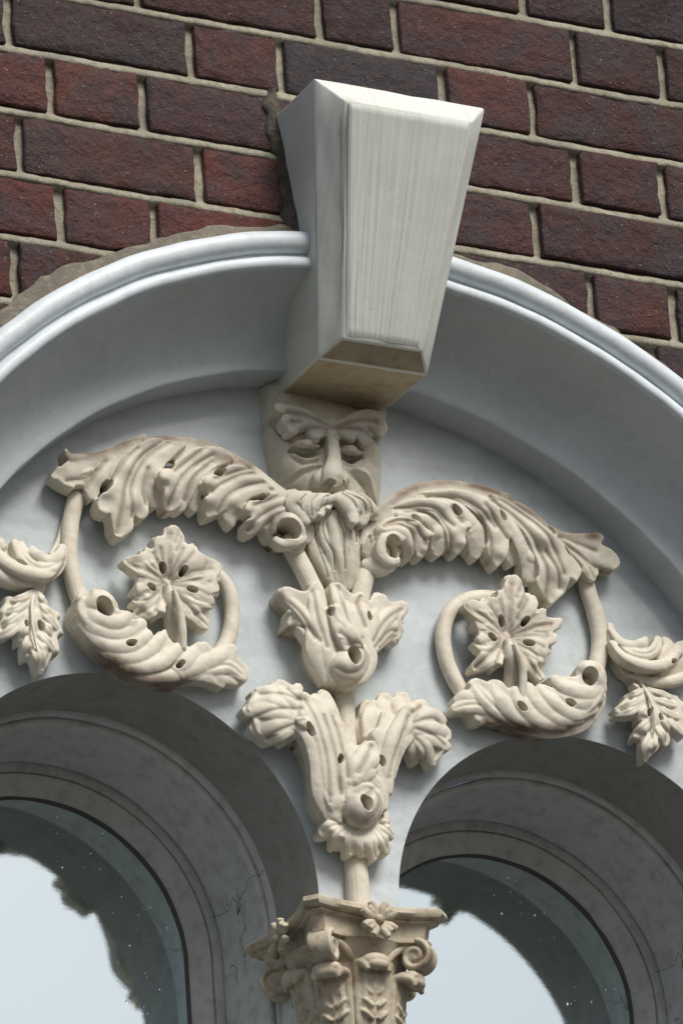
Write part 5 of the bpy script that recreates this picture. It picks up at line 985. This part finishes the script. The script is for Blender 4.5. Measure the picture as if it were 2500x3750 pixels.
  ('v',[(-33.9,398.5,50),(-36.7,386.3,50)],0.6,{'d':2.6}),
  ('v',[(-15,404.6,50),(-2.3,396.6,50),(4.6,383.2,50)],0.6,{'d':2.6}),
  ('v',[(-8.2,406.9,50),(9.7,398.4,50),(16.7,385,50)],0.6,{'d':2.6}),
  ('v',[(-47,398.6,50),(-55.8,386.1,50),(-54.1,372,50)],0.6,{'d':2.6}),
  ('v',[(-60.3,397.3,50),(-67.5,387,50),(-64.3,377,50)],0.6,{'d':2.6}),
  ('v',[(3.9,409.4,50),(19.1,399.8,50),(24.9,388.8,50)],0.6,{'d':2.6}),
 ],
 'beard': [
  ('f',[(-17.7,387.1,34),(-17.6,360.9,34),(-11.5,331.7,28),(-4,302.8,22)],[19.5,23.3,19.5,12.3],{'crown':0.3,'thick':0.06}),
  ('f',[(-28.8,385.1,32),(-41.3,363.1,33),(-38.8,342.6,33),(-25.6,322.3,30),(-12,306,24)],[5.2,7.3,7.5,7.3,5.2],{'crown':0.5,'thick':0.04}),
  ('f',[(-25.3,385.4,44),(-35.3,372.2,41),(-30.3,354.2,39),(-20.5,335.2,35),(-7.9,303.1,26)],[4.7,6.2,6.2,6.2,4.4],{'crown':0.5,'thick':0.04}),
  ('f',[(-22.8,385.8,47),(-21.2,369,44),(-17.3,347.4,41),(-10.2,327.9,37),(-4.4,303.2,27)],[4.7,6,5.7,5.4,4.2],{'crown':0.5,'thick':0.04}),
  ('f',[(-18.8,386.4,47),(-8.5,370.9,44),(-5.5,346.4,41),(-3.8,324.9,37),(-1.8,303.5,27)],[4.7,6.2,6.2,5.7,4.2],{'crown':0.5,'thick':0.04}),
  ('f',[(-11.4,387.9,43),(2.9,371.2,41),(6.9,352.2,38),(4.6,330.1,34),(1.3,303.1,26)],[4.7,6.5,6.5,6,4.4],{'crown':0.5,'thick':0.04}),
  ('f',[(-2.6,389.8,36),(12.9,373.7,33),(16.3,361.9,31),(11.9,335.1,28),(5.5,305,23)],[4.7,5.4,5.4,5.4,3.6],{'crown':0.5,'thick':0.04}),
  ('f',[(-46.4,377.3,32),(-42.8,359,30),(-33.8,335.5,27)],[5.2,6.5,6],{'crown':0.5,'thick':0.04}),
  ('v',[(-25.1,384.2,38),(-34,369.8,38),(-31.2,354.5,38),(-20.5,337.8,38),(-17.8,319.9,38)],0.8,{'d':3.0}),
  ('v',[(-15.7,386.9,38),(-13.9,375.4,38),(-9,360.4,38),(-8.8,344.7,38),(-7.1,321.4,38)],0.8,{'d':3.0}),
  ('v',[(-9.8,386.5,38),(-0.9,372,38),(0.6,356.5,38),(-2.9,335.1,38)],0.8,{'d':3.0}),
  ('v',[(-39.2,371.7,38),(-40.3,355.8,38),(-35,337,38),(-24.9,312.3,38)],0.8,{'d':3.0}),
  ('v',[(-2.6,384.9,38),(8.1,368.1,38),(8.4,355,38)],0.8,{'d':3.0}),
 ],
 'face': [
  ('g',[(-14.8,482.4,46),(-14.6,460.3,48),(-15.7,446,50),(-18.7,428.8,52)],[9.1,8.6,11.7,15.6],{'amp':[5,6,7,8]}),
  ('g',[(-37.3,410.8,48),(-20.3,409.3,48),(-5.2,416.2,48)],[4.7,4.7,4.7],{'amp':[-5,-7,-5]}),
  ('g',[(-47.5,463.2,41)],15.6,{'amp':[-9]}),
  ('g',[(8.9,465.1,41)],14.3,{'amp':[-11]}),
  ('g',[(-29.5,474,45)],5.7,{'amp':[-11]}),
  ('g',[(-6.8,476.1,45)],5.7,{'amp':[-12]}),
  ('g',[(-63.4,461.9,41),(-49,459.9,41),(-33,463.1,41)],[2.3,3.1,2.6],{'amp':[-9,-15,-9]}),
  ('g',[(-4,461.1,41),(7.8,458.7,41),(22.9,465.7,41)],[2.6,3.8,2.6],{'amp':[-9,-18,-9]}),
  ('g',[(-63.8,456.1,41),(-51,449.8,41),(-34.9,453.6,41)],[2.3,2.5,2.3],{'amp':[5,6,5]}),
  ('g',[(-1.9,453.3,41),(10.1,453.3,41),(21.3,461.2,41)],[2.3,2.5,2.3],{'amp':[4,6,4]}),
  ('g',[(-62.9,450.7,41),(-51.4,444.1,41),(-36.6,448,41)],[1.8,1.8,1.8],{'amp':[-2,-3,-2]}),
  ('g',[(-70.2,439.3,41)],18.2,{'amp':[5]}),
  ('g',[(28.3,448.8,41)],14.3,{'amp':[5]}),
  ('g',[(-35.9,439.8,41),(-56.2,432.2,41),(-71.5,420.7,41),(-85.6,405.4,41)],[3.4,3.4,3.4,3.1],{'amp':[-4,-5,-5,-3]}),
  ('g',[(-34.2,444.7,41),(-53.2,437.9,41),(-72.5,425.1,41)],[2.9,2.9,2.6],{'amp':[3,4,3]}),
  ('g',[(6.6,441.6,41),(21.8,432,41),(32.7,417.7,41),(40.9,401.8,41)],[3.6,4.2,4.2,3.4],{'amp':[-4,-7,-6,-4]}),
  ('g',[(13.6,447.3,41),(31.4,435.4,41),(41.9,415.8,41)],[3.6,3.6,3.4],{'amp':[4,5,4]}),
  ('g',[(-19.7,403.8,46)],29.8,{'amp':[8]}),
  ('g',[(-84.1,548.2,30),(-77.2,532,30),(-71.3,522.2,30)],[4.7,4.7,3.9],{'amp':[10,9,5]}),
  ('g',[(-89.7,523.4,30),(-88.3,483.8,30),(-83,445,30)],[6.5,6.5,6.5],{'amp':[4,4,3]}),
  ('g',[(-81.9,513.3,40),(-70.5,487.2,40),(-62,475.3,40)],[3.9,3.9,3.4],{'amp':[-7,-8,-6]}),
 ],
 'nose': [
  ('f',[(-18.9,485.1,53),(-18.8,467,55),(-20.2,448.2,58),(-24.6,427.9,63.5),(-25.2,417.2,61)],[6,6.2,7.5,11.7,11.2],{'crown':0.52,'thick':0.03}),
  ('f',[(-31,433.5,52),(-39,423.5,54),(-35.8,418,50)],[5.2,6.7,5.2],{'crown':0.6,'thick':0.03}),
  ('f',[(-9.8,435.4,52),(-6.1,427.6,53),(-6.4,423,50)],[4.7,5.7,4.4],{'crown':0.6,'thick':0.03}),
  ('f',[(-36.5,425.2,54),(-23.9,420.4,60),(-8.2,427.3,53)],[6,7.8,5.4],{'crown':0.5,'thick':0.03}),
  ('h',[(-30.3,414.2,52)],[5.2,3.9],{'d':0.02}),
  ('h',[(-10.9,419.4,52)],[3.1,2.6],{'d':0.014}),
 ],
 'lid_left': [
  ('p',[(-67.1,466.5),(-61.5,470.6),(-56.5,471.2),(-48.8,472.8),(-39.2,473.7),(-29.9,469.9),(-30.9,466.9),(-42.5,464.5),(-54.8,462.4),(-61.6,465.6)],[(-52.9,466.1,50),(-67.1,465.9,41),(-31.1,467.8,42)],{'roll':3,'thick':10.0}),
 ],
 'lid_right': [
  ('p',[(-6.9,467.7),(-3.5,472.2),(4.3,473.9),(13,474.2),(25.3,473.9),(27.8,470.6),(25.4,468.1),(10.1,463.3),(-0.2,463.6),(-5.5,465.3)],[(4,467.2,50),(-7.1,466.8,42),(26.2,469.5,38)],{'roll':3,'thick':10.0}),
 ],
}
faceL = [(-71.2, 568.3), (-82.9, 551.8), (-84.0, 525.0), (-83.8, 498.4), (-82.0, 474.8), (-79.9, 456.6), (-76.7, 435.9), (-69.1, 421.2), (-54.3, 405.0), (-36.7, 393.1)]
faceR = [(70.4, 536.8), (64.8, 506.5), (63.9, 485.0), (63.1, 464.9), (60.1, 441.9), (54.6, 413.3), (41.6, 399.5), (28.6, 384.4)]
# ------------------------------------------------------------------ carved ornament: traced fingers, tubes and drilled holes, fused and softened like painted stone
def catmull(P, n):
    P = np.asarray(P, float); k = len(P)
    if k == 2:
        t = np.linspace(0, 1, n)[:, None]; return P[0]*(1-t)+P[1]*t
    E = np.vstack([2*P[0]-P[1], P, 2*P[-1]-P[-2]])
    s = np.linspace(0, k-1-1e-9, n); i = s.astype(int); t = (s-i)[:, None]
    p0, p1, p2, p3 = E[i], E[i+1], E[i+2], E[i+3]
    return .5*((2*p1)+(-p0+p2)*t+(2*p0-5*p1+4*p2-p3)*t**2+(-p0+3*p1-3*p2+p3)*t**3)
def interp_w(w, n):
    w = np.atleast_1d(np.asarray(w, float))
    if len(w) == 1:
        w = w[0]*np.array([.55, .85, 1.0, 1.0, .62])
    return np.interp(np.linspace(0, 1, n), np.linspace(0, 1, len(w)), w)
def finger(mb, pts, w, crown=.4, groove=0., thick=None, tube=False):
    P0 = np.asarray(pts, float)/1000
    L = np.sum(np.linalg.norm(np.diff(P0, axis=0), axis=1)); n = int(max(10, min(130, L/.0025)))
    P = catmull(P0, n); ww = interp_w(w, n)/1000
    T_ = np.gradient(P[:, :2], axis=0); T_ /= np.linalg.norm(T_, axis=1)[:, None]+1e-9
    Nn = np.stack([-T_[:, 1], T_[:, 0]], 1)
    # rounded tips
    ext0, ext1 = P[0, :2]-T_[0]*ww[0]*.45, P[-1, :2]+T_[-1]*ww[-1]*.55
    C = np.vstack([[*ext0, P[0, 2]-.25*ww[0]], P, [*ext1, P[-1, 2]-.25*ww[-1]]]); W = np.concatenate([[ww[0]*.35], ww, [ww[-1]*.35]])
    Nn = np.vstack([Nn[:1], Nn, Nn[-1:]])
    rings = []
    if tube:
        us = np.linspace(0, 2*math.pi, 17)[:-1]
        for c, w_, nn in zip(C, W, Nn):
            rings.append([(c[0]+nn[0]*w_*math.cos(a), -(c[2]-w_*.85+w_*math.sin(a)*.85+0.0), c[1]+nn[1]*w_*math.cos(a)) for a in us])
    else:
        us = np.linspace(-1, 1, 11)
        for c, w_, nn in zip(C, W, Nn):
            top = []; 
            for u in us:
                h = c[2]-w_*crown*abs(u)**2.2-groove*w_*math.exp(-(u/.22)**2)*1.6
                top.append((c[0]+nn[0]*w_*u, -h, c[1]+nn[1]*w_*u))
            th = thick if thick else .017
            hb = max(c[2]-w_*crown-th, -.004)
            bot = [(c[0]+nn[0]*w_*u*.82, -hb, c[1]+nn[1]*w_*u*.82) for u in (.95, .35, -.35, -.95)]
            rings.append(top+bot)
    R = np.array(rings); m = R.shape[1]; b = len(mb.v)
    mb.grid(R, closed_v=True)
    mb.f.append(tuple(b+i for i in range(m))); mb.f.append(tuple(b+(R.shape[0]-1)*m+i for i in reversed(range(m))))

def plate(mb, outline, hts, roll, thick, step=.0011):
    """a blade of stone: traced outline, gently modelled front, rounded rim, real thickness"""
    A = np.asarray(outline, float)/1000; hts = np.asarray(hts, float)/1000; roll /= 1000; thick /= 1000
    k = len(A); A = catmull(np.vstack([A, A[:1]]), k*4)[:-1]
    lo, hi = A.min(0)-.003, A.max(0)+.003
    X, Z = np.meshgrid(np.arange(lo[0], hi[0], step), np.arange(lo[1], hi[1], step), indexing='ij')
    D = np.full(X.shape, 9.); ins = np.zeros(X.shape, bool)
    for a, b in zip(A, np.roll(A, -1, axis=0)):
        e = b-a; t = np.clip(((X-a[0])*e[0]+(Z-a[1])*e[1])/(e@e+1e-12), 0, 1)
        D = np.minimum(D, (X-a[0]-t*e[0])**2+(Z-a[1]-t*e[1])**2)
        ins ^= ((a[1] > Z) != (b[1] > Z)) & (X < (b[0]-a[0])*(Z-a[1])/(b[1]-a[1]+1e-12)+a[0])
    s = np.where(ins, np.sqrt(D), -np.sqrt(D))
    num = np.zeros(X.shape); den = np.zeros(X.shape)
    for x, z, h in hts:
        w = ((X-x)**2+(Z-z)**2+1e-5)**-1.25; num += w*h; den += w
    H = num/den; q = np.clip(1-s/roll, 0, 1); H = H-roll*(1-np.sqrt(np.clip(1-q*q, 0, 1)))
    B = np.maximum(num/den-thick, -.004); ok = s > 0
    cell = ok[:-1, :-1] & ok[1:, :-1] & ok[:-1, 1:] & ok[1:, 1:]
    ny = X.shape[1]; n = X.size; b = len(mb.v)
    mb.v += list(zip(X.ravel().tolist(), (-H).ravel().tolist(), Z.ravel().tolist()))+list(zip(X.ravel().tolist(), (-B).ravel().tolist(), Z.ravel().tolist()))
    P_ = np.pad(cell, 1)
    for i, j in zip(*np.where(cell)):
        v00, v10, v11, v01 = b+i*ny+j, b+(i+1)*ny+j, b+(i+1)*ny+j+1, b+i*ny+j+1
        mb.f.append((v00, v10, v11, v01)); mb.f.append((v01+n, v11+n, v10+n, v00+n))
        if not P_[i, j+1]: mb.f.append((v01, v00, v00+n, v01+n)) if False else mb.f.append((v00, v01, v01+n, v00+n))
        if not P_[i+2, j+1]: mb.f.append((v11, v10, v10+n, v11+n))
        if not P_[i+1, j]: mb.f.append((v10, v00, v00+n, v10+n))
        if not P_[i+1, j+2]: mb.f.append((v01, v11, v11+n, v01+n))
WK = {}
def carve(name, key_, parent, mat, voxel=.0009, smooth=2, label=None, extra=None, tilt_noise=.00022):
    prims = ORN[key_]; mb = MB()
    for kind, pts, w, kw in prims:
        if kind == 'f': finger(mb, pts, np.asarray(w)*WK.get(key_, 1.16), kw.get('crown', .4)*.8, kw.get('groove', 0.), kw.get('thick'))
        elif kind == 'p': plate(mb, pts, w, kw['roll'], kw['thick'])
        elif kind == 't': finger(mb, pts, w, tube=True)
    if extra: extra(mb)
    used = sorted({i for f in mb.f for i in f}); mp = {j: i for i, j in enumerate(used)}
    o = mesh_obj(name, [mb.v[i] for i in used], [tuple(mp[i] for i in f) for f in mb.f], mat, None); fix_normals(o)
    md = o.modifiers.new('r', 'REMESH'); md.mode = 'VOXEL'; md.voxel_size = voxel; md.use_smooth_shade = True
    if smooth:
        s = o.modifiers.new('s', 'SMOOTH'); s.factor = .5; s.iterations = smooth
    bake(o)
    me = o.data; n = len(me.vertices); V = np.empty(n*3); me.vertices.foreach_get('co', V); V = V.reshape(-1, 3)
    st = np.zeros(n); gr = np.zeros(n)
    V[:, 1] -= tilt_noise*(snoise(V[:, 0]*150, V[:, 2]*150, 3)+.6*snoise(V[:, 0]*420, V[:, 2]*420, 5))
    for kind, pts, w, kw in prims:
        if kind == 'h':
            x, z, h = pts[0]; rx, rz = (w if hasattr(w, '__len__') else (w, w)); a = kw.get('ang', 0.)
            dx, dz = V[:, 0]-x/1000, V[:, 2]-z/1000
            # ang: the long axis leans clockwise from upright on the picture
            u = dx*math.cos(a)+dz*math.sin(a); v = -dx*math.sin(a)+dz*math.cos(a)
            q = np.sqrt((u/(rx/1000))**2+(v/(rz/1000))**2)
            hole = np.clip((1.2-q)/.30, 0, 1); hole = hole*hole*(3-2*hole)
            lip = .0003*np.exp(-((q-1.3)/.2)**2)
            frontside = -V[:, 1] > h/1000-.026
            gr = np.maximum(gr, np.where(frontside, np.clip((1.08-q)/.12, 0, 1), 0))      # near-black mask, paints the shade inside the drilled holes
            V[:, 1] += np.where(frontside, hole*(kw.get('d', .02)+.012)-lip, 0)
        elif kind == 'v':      # a gouged line
            P_ = np.asarray(pts, float)/1000; C = catmull(P_, int(12+np.sum(np.linalg.norm(np.diff(P_, axis=0), axis=1))/.0007)); r = (w if not hasattr(w, '__len__') else w[0])/1000
            d = np.min(np.hypot(V[:, 0, None]-C[None, :, 0], V[:, 2, None]-C[None, :, 1]), axis=1)
            V[:, 1] += np.where(-V[:, 1] > pts[0][2]/1000-.022, kw['d']/1000*np.exp(-(d/r)**1.4), 0)
            st = np.maximum(st, .62*np.exp(-(d/(r*.9))**2))
        elif kind == 's':
            C = catmull(np.asarray(pts, float)/1000, 120); r = (w if not hasattr(w, '__len__') else w[0])/1000
            d = np.min(np.hypot(V[:, 0, None]-C[None, :, 0], V[:, 2, None]-C[None, :, 1]), axis=1)
            st = np.maximum(st, np.exp(-(d/r)**2)*1.0)
    wl_ = Vector((0, 0, 0)); p = parent
    while p is not None: wl_ = wl_+p.location; p = p.parent
    me.vertices.foreach_set('co', (V-np.array(wl_)).ravel())
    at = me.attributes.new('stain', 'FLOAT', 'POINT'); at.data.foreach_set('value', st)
    at = me.attributes.new('hole_shade', 'FLOAT', 'POINT'); at.data.foreach_set('value', gr)
    me.polygons.foreach_set('use_smooth', [True]*len(me.polygons)); me.update()
    sm = o.modifiers.new('s2', 'SMOOTH'); sm.factor = .4; sm.iterations = 1; bake(o); me = o.data
    o.parent = parent
    if label: o['label'] = label
    return o

sl = root('vine_scroll', 'cream carved vine scroll left of the bearded face, with a big curling leaf', 'scroll carving', (-.25, 0, .35), 'carved vine scrolls')
carve('stem', 'stem_left', sl, M['cream']); carve('stem', 'stemtop_left', sl, M['cream']); carve('tendril', 'shoot_left', sl, M['cream'])
carve('acanthus_leaf', 'acanthus_left', sl, M['cream']); carve('leaf_sheath', 'calyx_left', sl, M['cream']); carve('vine_leaf', 'vineleaf_left', sl, M['cream'])
sr = root('vine_scroll', 'cream carved vine scroll right of the bearded face, with a big curling leaf', 'scroll carving', (.25, 0, .35), 'carved vine scrolls')
carve('stem', 'stem_right', sr, M['cream']); carve('stem', 'stemtop_right', sr, M['cream']); carve('tendril', 'shoot_right', sr, M['cream'])
carve('acanthus_leaf', 'acanthus_right', sr, M['cream']); carve('leaf_sheath', 'calyx_right', sr, M['cream']); carve('vine_leaf', 'vineleaf_right', sr, M['cream'])
pl_ = root('leaf_sprig', 'carved cream leaf sprig at the left picture edge, hanging over the left window', 'leaf carving', (-.42, 0, .35), 'carved leaf sprigs')
carve('stem', 'sprigstem_left', pl_, M['cream']); carve('curled_leaf', 'curled_left', pl_, M['cream']); carve('hanging_leaf', 'hanging_left', pl_, M['cream'])
pr_ = root('leaf_sprig', 'carved cream leaf sprig at the right picture edge, hanging over the right window', 'leaf carving', (.42, 0, .35), 'carved leaf sprigs')
carve('curled_leaf', 'curled_right', pr_, M['cream']); carve('hanging_leaf', 'hanging_right', pr_, M['cream'])
ct = root('carved_stalk', 'upright cream leafy stalk between the windows, rising from the capital to the beard', 'stalk carving', (0, 0, .1))
carve('stalk', 'stalk', ct, M['cream']); carve('upper_leaf_cup', 'upper_calyx', ct, M['cream']); carve('lower_leaf_cup', 'lower_calyx', ct, M['cream']); carve('leaf_collar', 'collar', ct, M['cream'])

# ---- the bearded face
fc = root('bearded_mask', 'bearded stone face with closed eyes and leafy brows under the keystone', 'stone mask', (-.012, 0, .46))
poly = np.array(faceL+faceR[::-1])/1000
def sdist(X, Z):
    """signed distance to the outline, positive inside"""
    A = poly; B = np.roll(poly, -1, axis=0); D = np.full(X.shape, 9.); ins = np.zeros(X.shape, bool)
    for a, b in zip(A, B):
        e = b-a; t = np.clip(((X-a[0])*e[0]+(Z-a[1])*e[1])/(e@e), 0, 1)
        D = np.minimum(D, np.hypot(X-a[0]-t*e[0], Z-a[1]-t*e[1]))
        c = ((a[1] > Z) != (b[1] > Z)) & (X < (b[0]-a[0])*(Z-a[1])/(b[1]-a[1]+1e-12)+a[0]); ins ^= c
    return np.where(ins, D, -D)
gx = np.arange(-.098, .085, .0009); gz = np.arange(.375, .578, .0009)
X, Z = np.meshgrid(gx, gz, indexing='ij'); s = sdist(X, Z)
dome = np.sqrt(np.clip(1-np.clip(1-s/.040, 0, 1)**2, 0, 1))
Hh = .0405*dome-.006*np.clip((X-.0)/.06, 0, 1)*dome+np.where(s < 0, s*1.5, 0)
Hh *= np.clip(1.0-.30*np.clip((Z-.50)/.04, 0, 1)*np.clip((X+.085)/.03, 0, 1), 0, 1)
for kind, pts, w, kw in ORN['face']:
    r = interp_w(w, 40) if hasattr(w, '__len__') else np.full(40, float(w)); r = r/1000
    am = interp_w(kw['amp'], 40) if len(kw['amp']) > 1 else np.full(40, kw['amp'][0]); am = am/1000
    C = catmull(np.asarray(pts, float)/1000, 40) if len(pts) > 1 else np.repeat(np.asarray(pts, float)/1000, 40, 0)
    best = np.zeros(X.shape)
    for (cx, cz, _), rr, a in zip(C, r, am):
        v = a*np.exp(-(((X-cx)**2+(Z-cz)**2)/rr**2)**1.15)
        best = np.where(np.abs(v) > np.abs(best), v, best)
    Hh = Hh+best*np.clip(s/.006, 0, 1)
for _ in range(1):
    Hp = np.pad(Hh, 1, mode='edge'); Hh = (Hp[1:-1, 1:-1]*2+Hp[:-2, 1:-1]+Hp[2:, 1:-1]+Hp[1:-1, :-2]+Hp[1:-1, 2:])/6
Hh += .0006*snoise(X*130, Z*130, 2)+.0004*snoise(X*380, Z*380, 4)
mb = MB(); mb.grid(np.stack([X, -Hh, Z], -1)); keep = set()
idx = np.where((s > -.006).ravel())[0]; ok = set(idx.tolist())
mb.f = [f for f in mb.f if all(i in ok for i in f)]
used = sorted({i for f in mb.f for i in f}); mp = {j: i for i, j in enumerate(used)}
mb.v = [mb.v[i] for i in used]; mb.f = [tuple(mp[i] for i in f) for f in mb.f]
mb.obj('face', M['face'], fc)
carve('nose', 'nose', fc, M['face']); carve('eyelid', 'lid_left', fc, M['face']); carve('eyelid', 'lid_right', fc, M['face']); carve('brow', 'brow', fc, M['face']); carve('moustache', 'moustache', fc, M['face']); carve('beard', 'beard', fc, M['face'])

# ---- the capital and its column
cp = root('column_capital', 'dirty cream carved capital with scrolls, leaves and flowers between the two windows', 'capital', (-.006, -.0, -.2))
CX, CY = -.006, .028
def plan(half, cut, hollow, n=14):
    """abacus plan: hollow sides, clipped corners (x, y offsets)"""
    P = []
    for k in range(4):
        ca, sa = math.cos(k*math.pi/2), math.sin(k*math.pi/2)
        for t in np.linspace(-1, 1, n):
            u = t*(half-cut); v = -half+hollow*(1-t*t)
            P.append((u*ca-v*sa, u*sa+v*ca))
    return P
def slab(layers, nm, mat, n=14):
    mb = MB(); R = []
    for z, half, cut, hol in layers: R.append([(CX+x, CY+y, z) for x, y in plan(half, cut, hol, n)])
    R = np.array(R); mb.grid(R, closed_v=True); m = R.shape[1]
    mb.f.append(tuple(range(m))); mb.f.append(tuple((len(layers)-1)*m+i for i in reversed(range(m))))
    o = mb.obj(nm, mat, cp, sharp=35); fix_normals(o); return o
slab([(-.0935, .074, .010, .011), (-.0945, .084, .012, .012), (-.0975, .0885, .0125, .0125), (-.1025, .0890, .0125, .0125), (-.1060, .0865, .012, .0125), (-.1080, .081, .011, .0125), (-.1085, .078, .011, .0125)], 'abacus', M['capital'])
slab([(-.1080, .080, .011, .013), (-.1090, .0815, .011, .013), (-.1105, .0800, .011, .013), (-.1115, .0735, .010, .013), (-.1120, .0730, .010, .013), (-.1290, .0705, .010, .013), (-.1298, .0740, .010, .013), (-.1325, .0735, .010, .013), (-.1335, .066, .010, .012)], 'fascia', M['capital'])
def lathe(prof, nm, mat, n=40, par=None):
    mb = MB(); G = np.array([[(CX+r*math.cos(a), CY+r*math.sin(a), z) for a in np.linspace(0, 2*math.pi, n+1)[:-1]] for r, z in prof]); mb.grid(G, closed_v=True)
    o = mb.obj(nm, mat, par or cp); fix_normals(o); return o
lathe([(.070, -.132), (.066, -.138), (.058, -.152), (.053, -.172), (.050, -.185), (.047, -.200), (.047, -.232)], 'bell', M['capital'])
lathe([(.040, -.225), (.050, -.230), (.054, -.235), (.055, -.239), (.054, -.243), (.050, -.247), (.045, -.250), (.0445, -.4), (.044, Z_BOT)], 'shaft', M['capital'])

def blobs(nm, fn, par, voxel=.0012, sm=2):
    mb = MB(); fn(mb); o = mesh_obj(nm, mb.v, mb.f, M['capital'], None); fix_normals(o)
    md = o.modifiers.new('r', 'REMESH'); md.mode = 'VOXEL'; md.voxel_size = voxel; md.use_smooth_shade = True
    s_ = o.modifiers.new('s', 'SMOOTH'); s_.factor = .5; s_.iterations = sm
    bake(o); me = o.data; me.polygons.foreach_set('use_smooth', [True]*len(me.polygons))
    off = par.location.copy(); p = par.parent
    while p is not None: off += p.location; p = p.parent
    me.transform(Matrix.Translation(-off)); me.update(); o.parent = par; return o
def tube3(mb, pts, r, n=12, k=24, flat=None):
    P = catmull(np.asarray(pts, float), k); r = np.interp(np.linspace(0, 1, k), np.linspace(0, 1, len(np.atleast_1d(r))), np.atleast_1d(r))
    T_ = np.gradient(P, axis=0); T_ /= np.linalg.norm(T_, axis=1)[:, None]+1e-12
    up = np.array(flat if flat is not None else (0, 0, 1.)); R = []
    for p, t, rr in zip(P, T_, r):
        a = np.cross(t, up); a /= np.linalg.norm(a)+1e-9; b = np.cross(a, t)
        R.append([p+rr*(math.cos(q)*a+math.sin(q)*b) for q in np.linspace(0, 2*math.pi, n+1)[:-1]])
    R = np.array(R); base = len(mb.v); mb.grid(R, closed_v=True)
    mb.f.append(tuple(base+i for i in range(n))); mb.f.append(tuple(base+(k-1)*n+i for i in reversed(range(n))))
def ell(mb, c, r, rotz=0., n=14):
    G = []
    for i in range(n+1):
        th = math.pi*i/n; G.append([])
        for j in range(n*2):
            ph = math.pi*j/n; x, y, z = r[0]*math.sin(th)*math.cos(ph), r[1]*math.sin(th)*math.sin(ph), r[2]*math.cos(th)
            G[-1].append((c[0]+x*math.cos(rotz)-y*math.sin(rotz), c[1]+x*math.sin(rotz)+y*math.cos(rotz), c[2]+z))
    G = np.array(G); mb.grid(G, closed_v=True)
def pol(r, a, z): return np.array((CX+r*math.cos(a), CY+r*math.sin(a), z))
for k, a in enumerate((-math.pi*.25, -math.pi*.75, math.pi*.75, math.pi*.25)):
    def vol(mb, a=a):
        rad = np.array((math.cos(a), math.sin(a), 0)); tan = np.array((-math.sin(a), math.cos(a), 0))
        c = pol(.0815, a, -.1475)
        for s_ in np.linspace(-.0115, .0115, 9):      # a rolled band: a spiral repeated across its width
            P = []
            for q in np.linspace(0, 1, 26):
                th = math.pi*.55+q*math.pi*3.0; rr = .0185*(1-q*.80)
                P.append(c+tan*s_*(1-.25*q)+rad*rr*math.cos(math.pi-th)+np.array((0, 0, 1))*rr*math.sin(th))
            tube3(mb, P, [.0036, .0038, .0036, .0040, .0046], n=8, k=60, flat=tuple(tan))
        for s_ in (-.007, 0, .007): ell(mb, c+tan*s_, (.0145, .0045, .0145), a+math.pi*0)
        for sgn in (-1, 1):                          # the stalks that carry it
            tube3(mb, [pol(.050, a+sgn*.62, -.185), pol(.056, a+sgn*.48, -.160), pol(.066, a+sgn*.24, -.140), pol(.078, a+sgn*.06, -.1325)], [.0035, .004, .0045, .0045], n=8)
    blobs('volute', vol, cp)
for k in range(8):
    a = -math.pi/2+k*math.pi/4
    if math.sin(a) > .5: continue
    corner = k % 2 == 1
    def leaf(mb, a=a, corner=corner):
        r1 = .078 if corner else .071; zt_ = -.170 if corner else -.160
        w_ = .017 if corner else .019
        for s_, hgt in ((-1, -.006), (-.55, -.002), (0, 0.), (.55, -.002), (1, -.006)):
            da = s_*w_/.055
            tube3(mb, [pol(.048, a+da*.9, -.236), pol(.0535, a+da, -.205), pol(.058, a+da*.95, -.180), pol(.064, a+da*.85, zt_+hgt+.003), pol(r1, a+da*.6, zt_+hgt), pol(r1+.003, a+da*.5, zt_-.008+hgt)], [.0075, .0072, .0065, .006, .0052, .003], n=8, k=20)
        ell(mb, pol(r1-.002, a, zt_-.001), (.0115, .0175, .0095), a); ell(mb, pol(r1+.003, a, zt_-.006), (.007, .013, .007), a)
        for z in (-.190, -.205, -.220):
            for sgn in (-1, 1):
                tube3(mb, [pol(.0595, a+sgn*.05, z-.006), pol(.0605, a+sgn*.17, z), pol(.0565, a+sgn*.30, z+.006)], [.0028, .003, .002], n=6, k=8)
    blobs('acanthus_leaf', leaf, cp)
for nm_a, c0, ux in (('front', (CX, CY-.0800, -.117), (1, 0, 0)), ('side', (CX-.0800, CY, -.117), (0, -1, 0))):
    rs = bpy.data.objects.new('rosette', None); COL.objects.link(rs); rs.parent = cp; rs.location = Vector(c0)-cp.location; rs.empty_display_size = .02
    ux = np.array(ux, float); nn = np.cross(ux, (0, 0, 1.)); c0 = np.array(c0)
    for q in range(4):
        t = math.pi/4+q*math.pi/2; dirv = ux*math.cos(t)+np.array((0, 0, 1.))*math.sin(t); side = ux*-math.sin(t)+np.array((0, 0, 1.))*math.cos(t)
        def petal(mb):
            for s_ in (-1, 0, 1):
                tube3(mb, [c0+dirv*.004, c0+dirv*.013+side*s_*.0055+nn*.003, c0+dirv*(.0215 if s_ else .0195)+side*s_*.0075+nn*.005], [.004, .0052, .0042], n=8, k=10)
        blobs('petal', petal, rs, .0009, 2)
    def boss(mb): ell(mb, c0+nn*.004, (.0062, .0062, .0062))
    blobs('boss', boss, rs, .0009, 1)
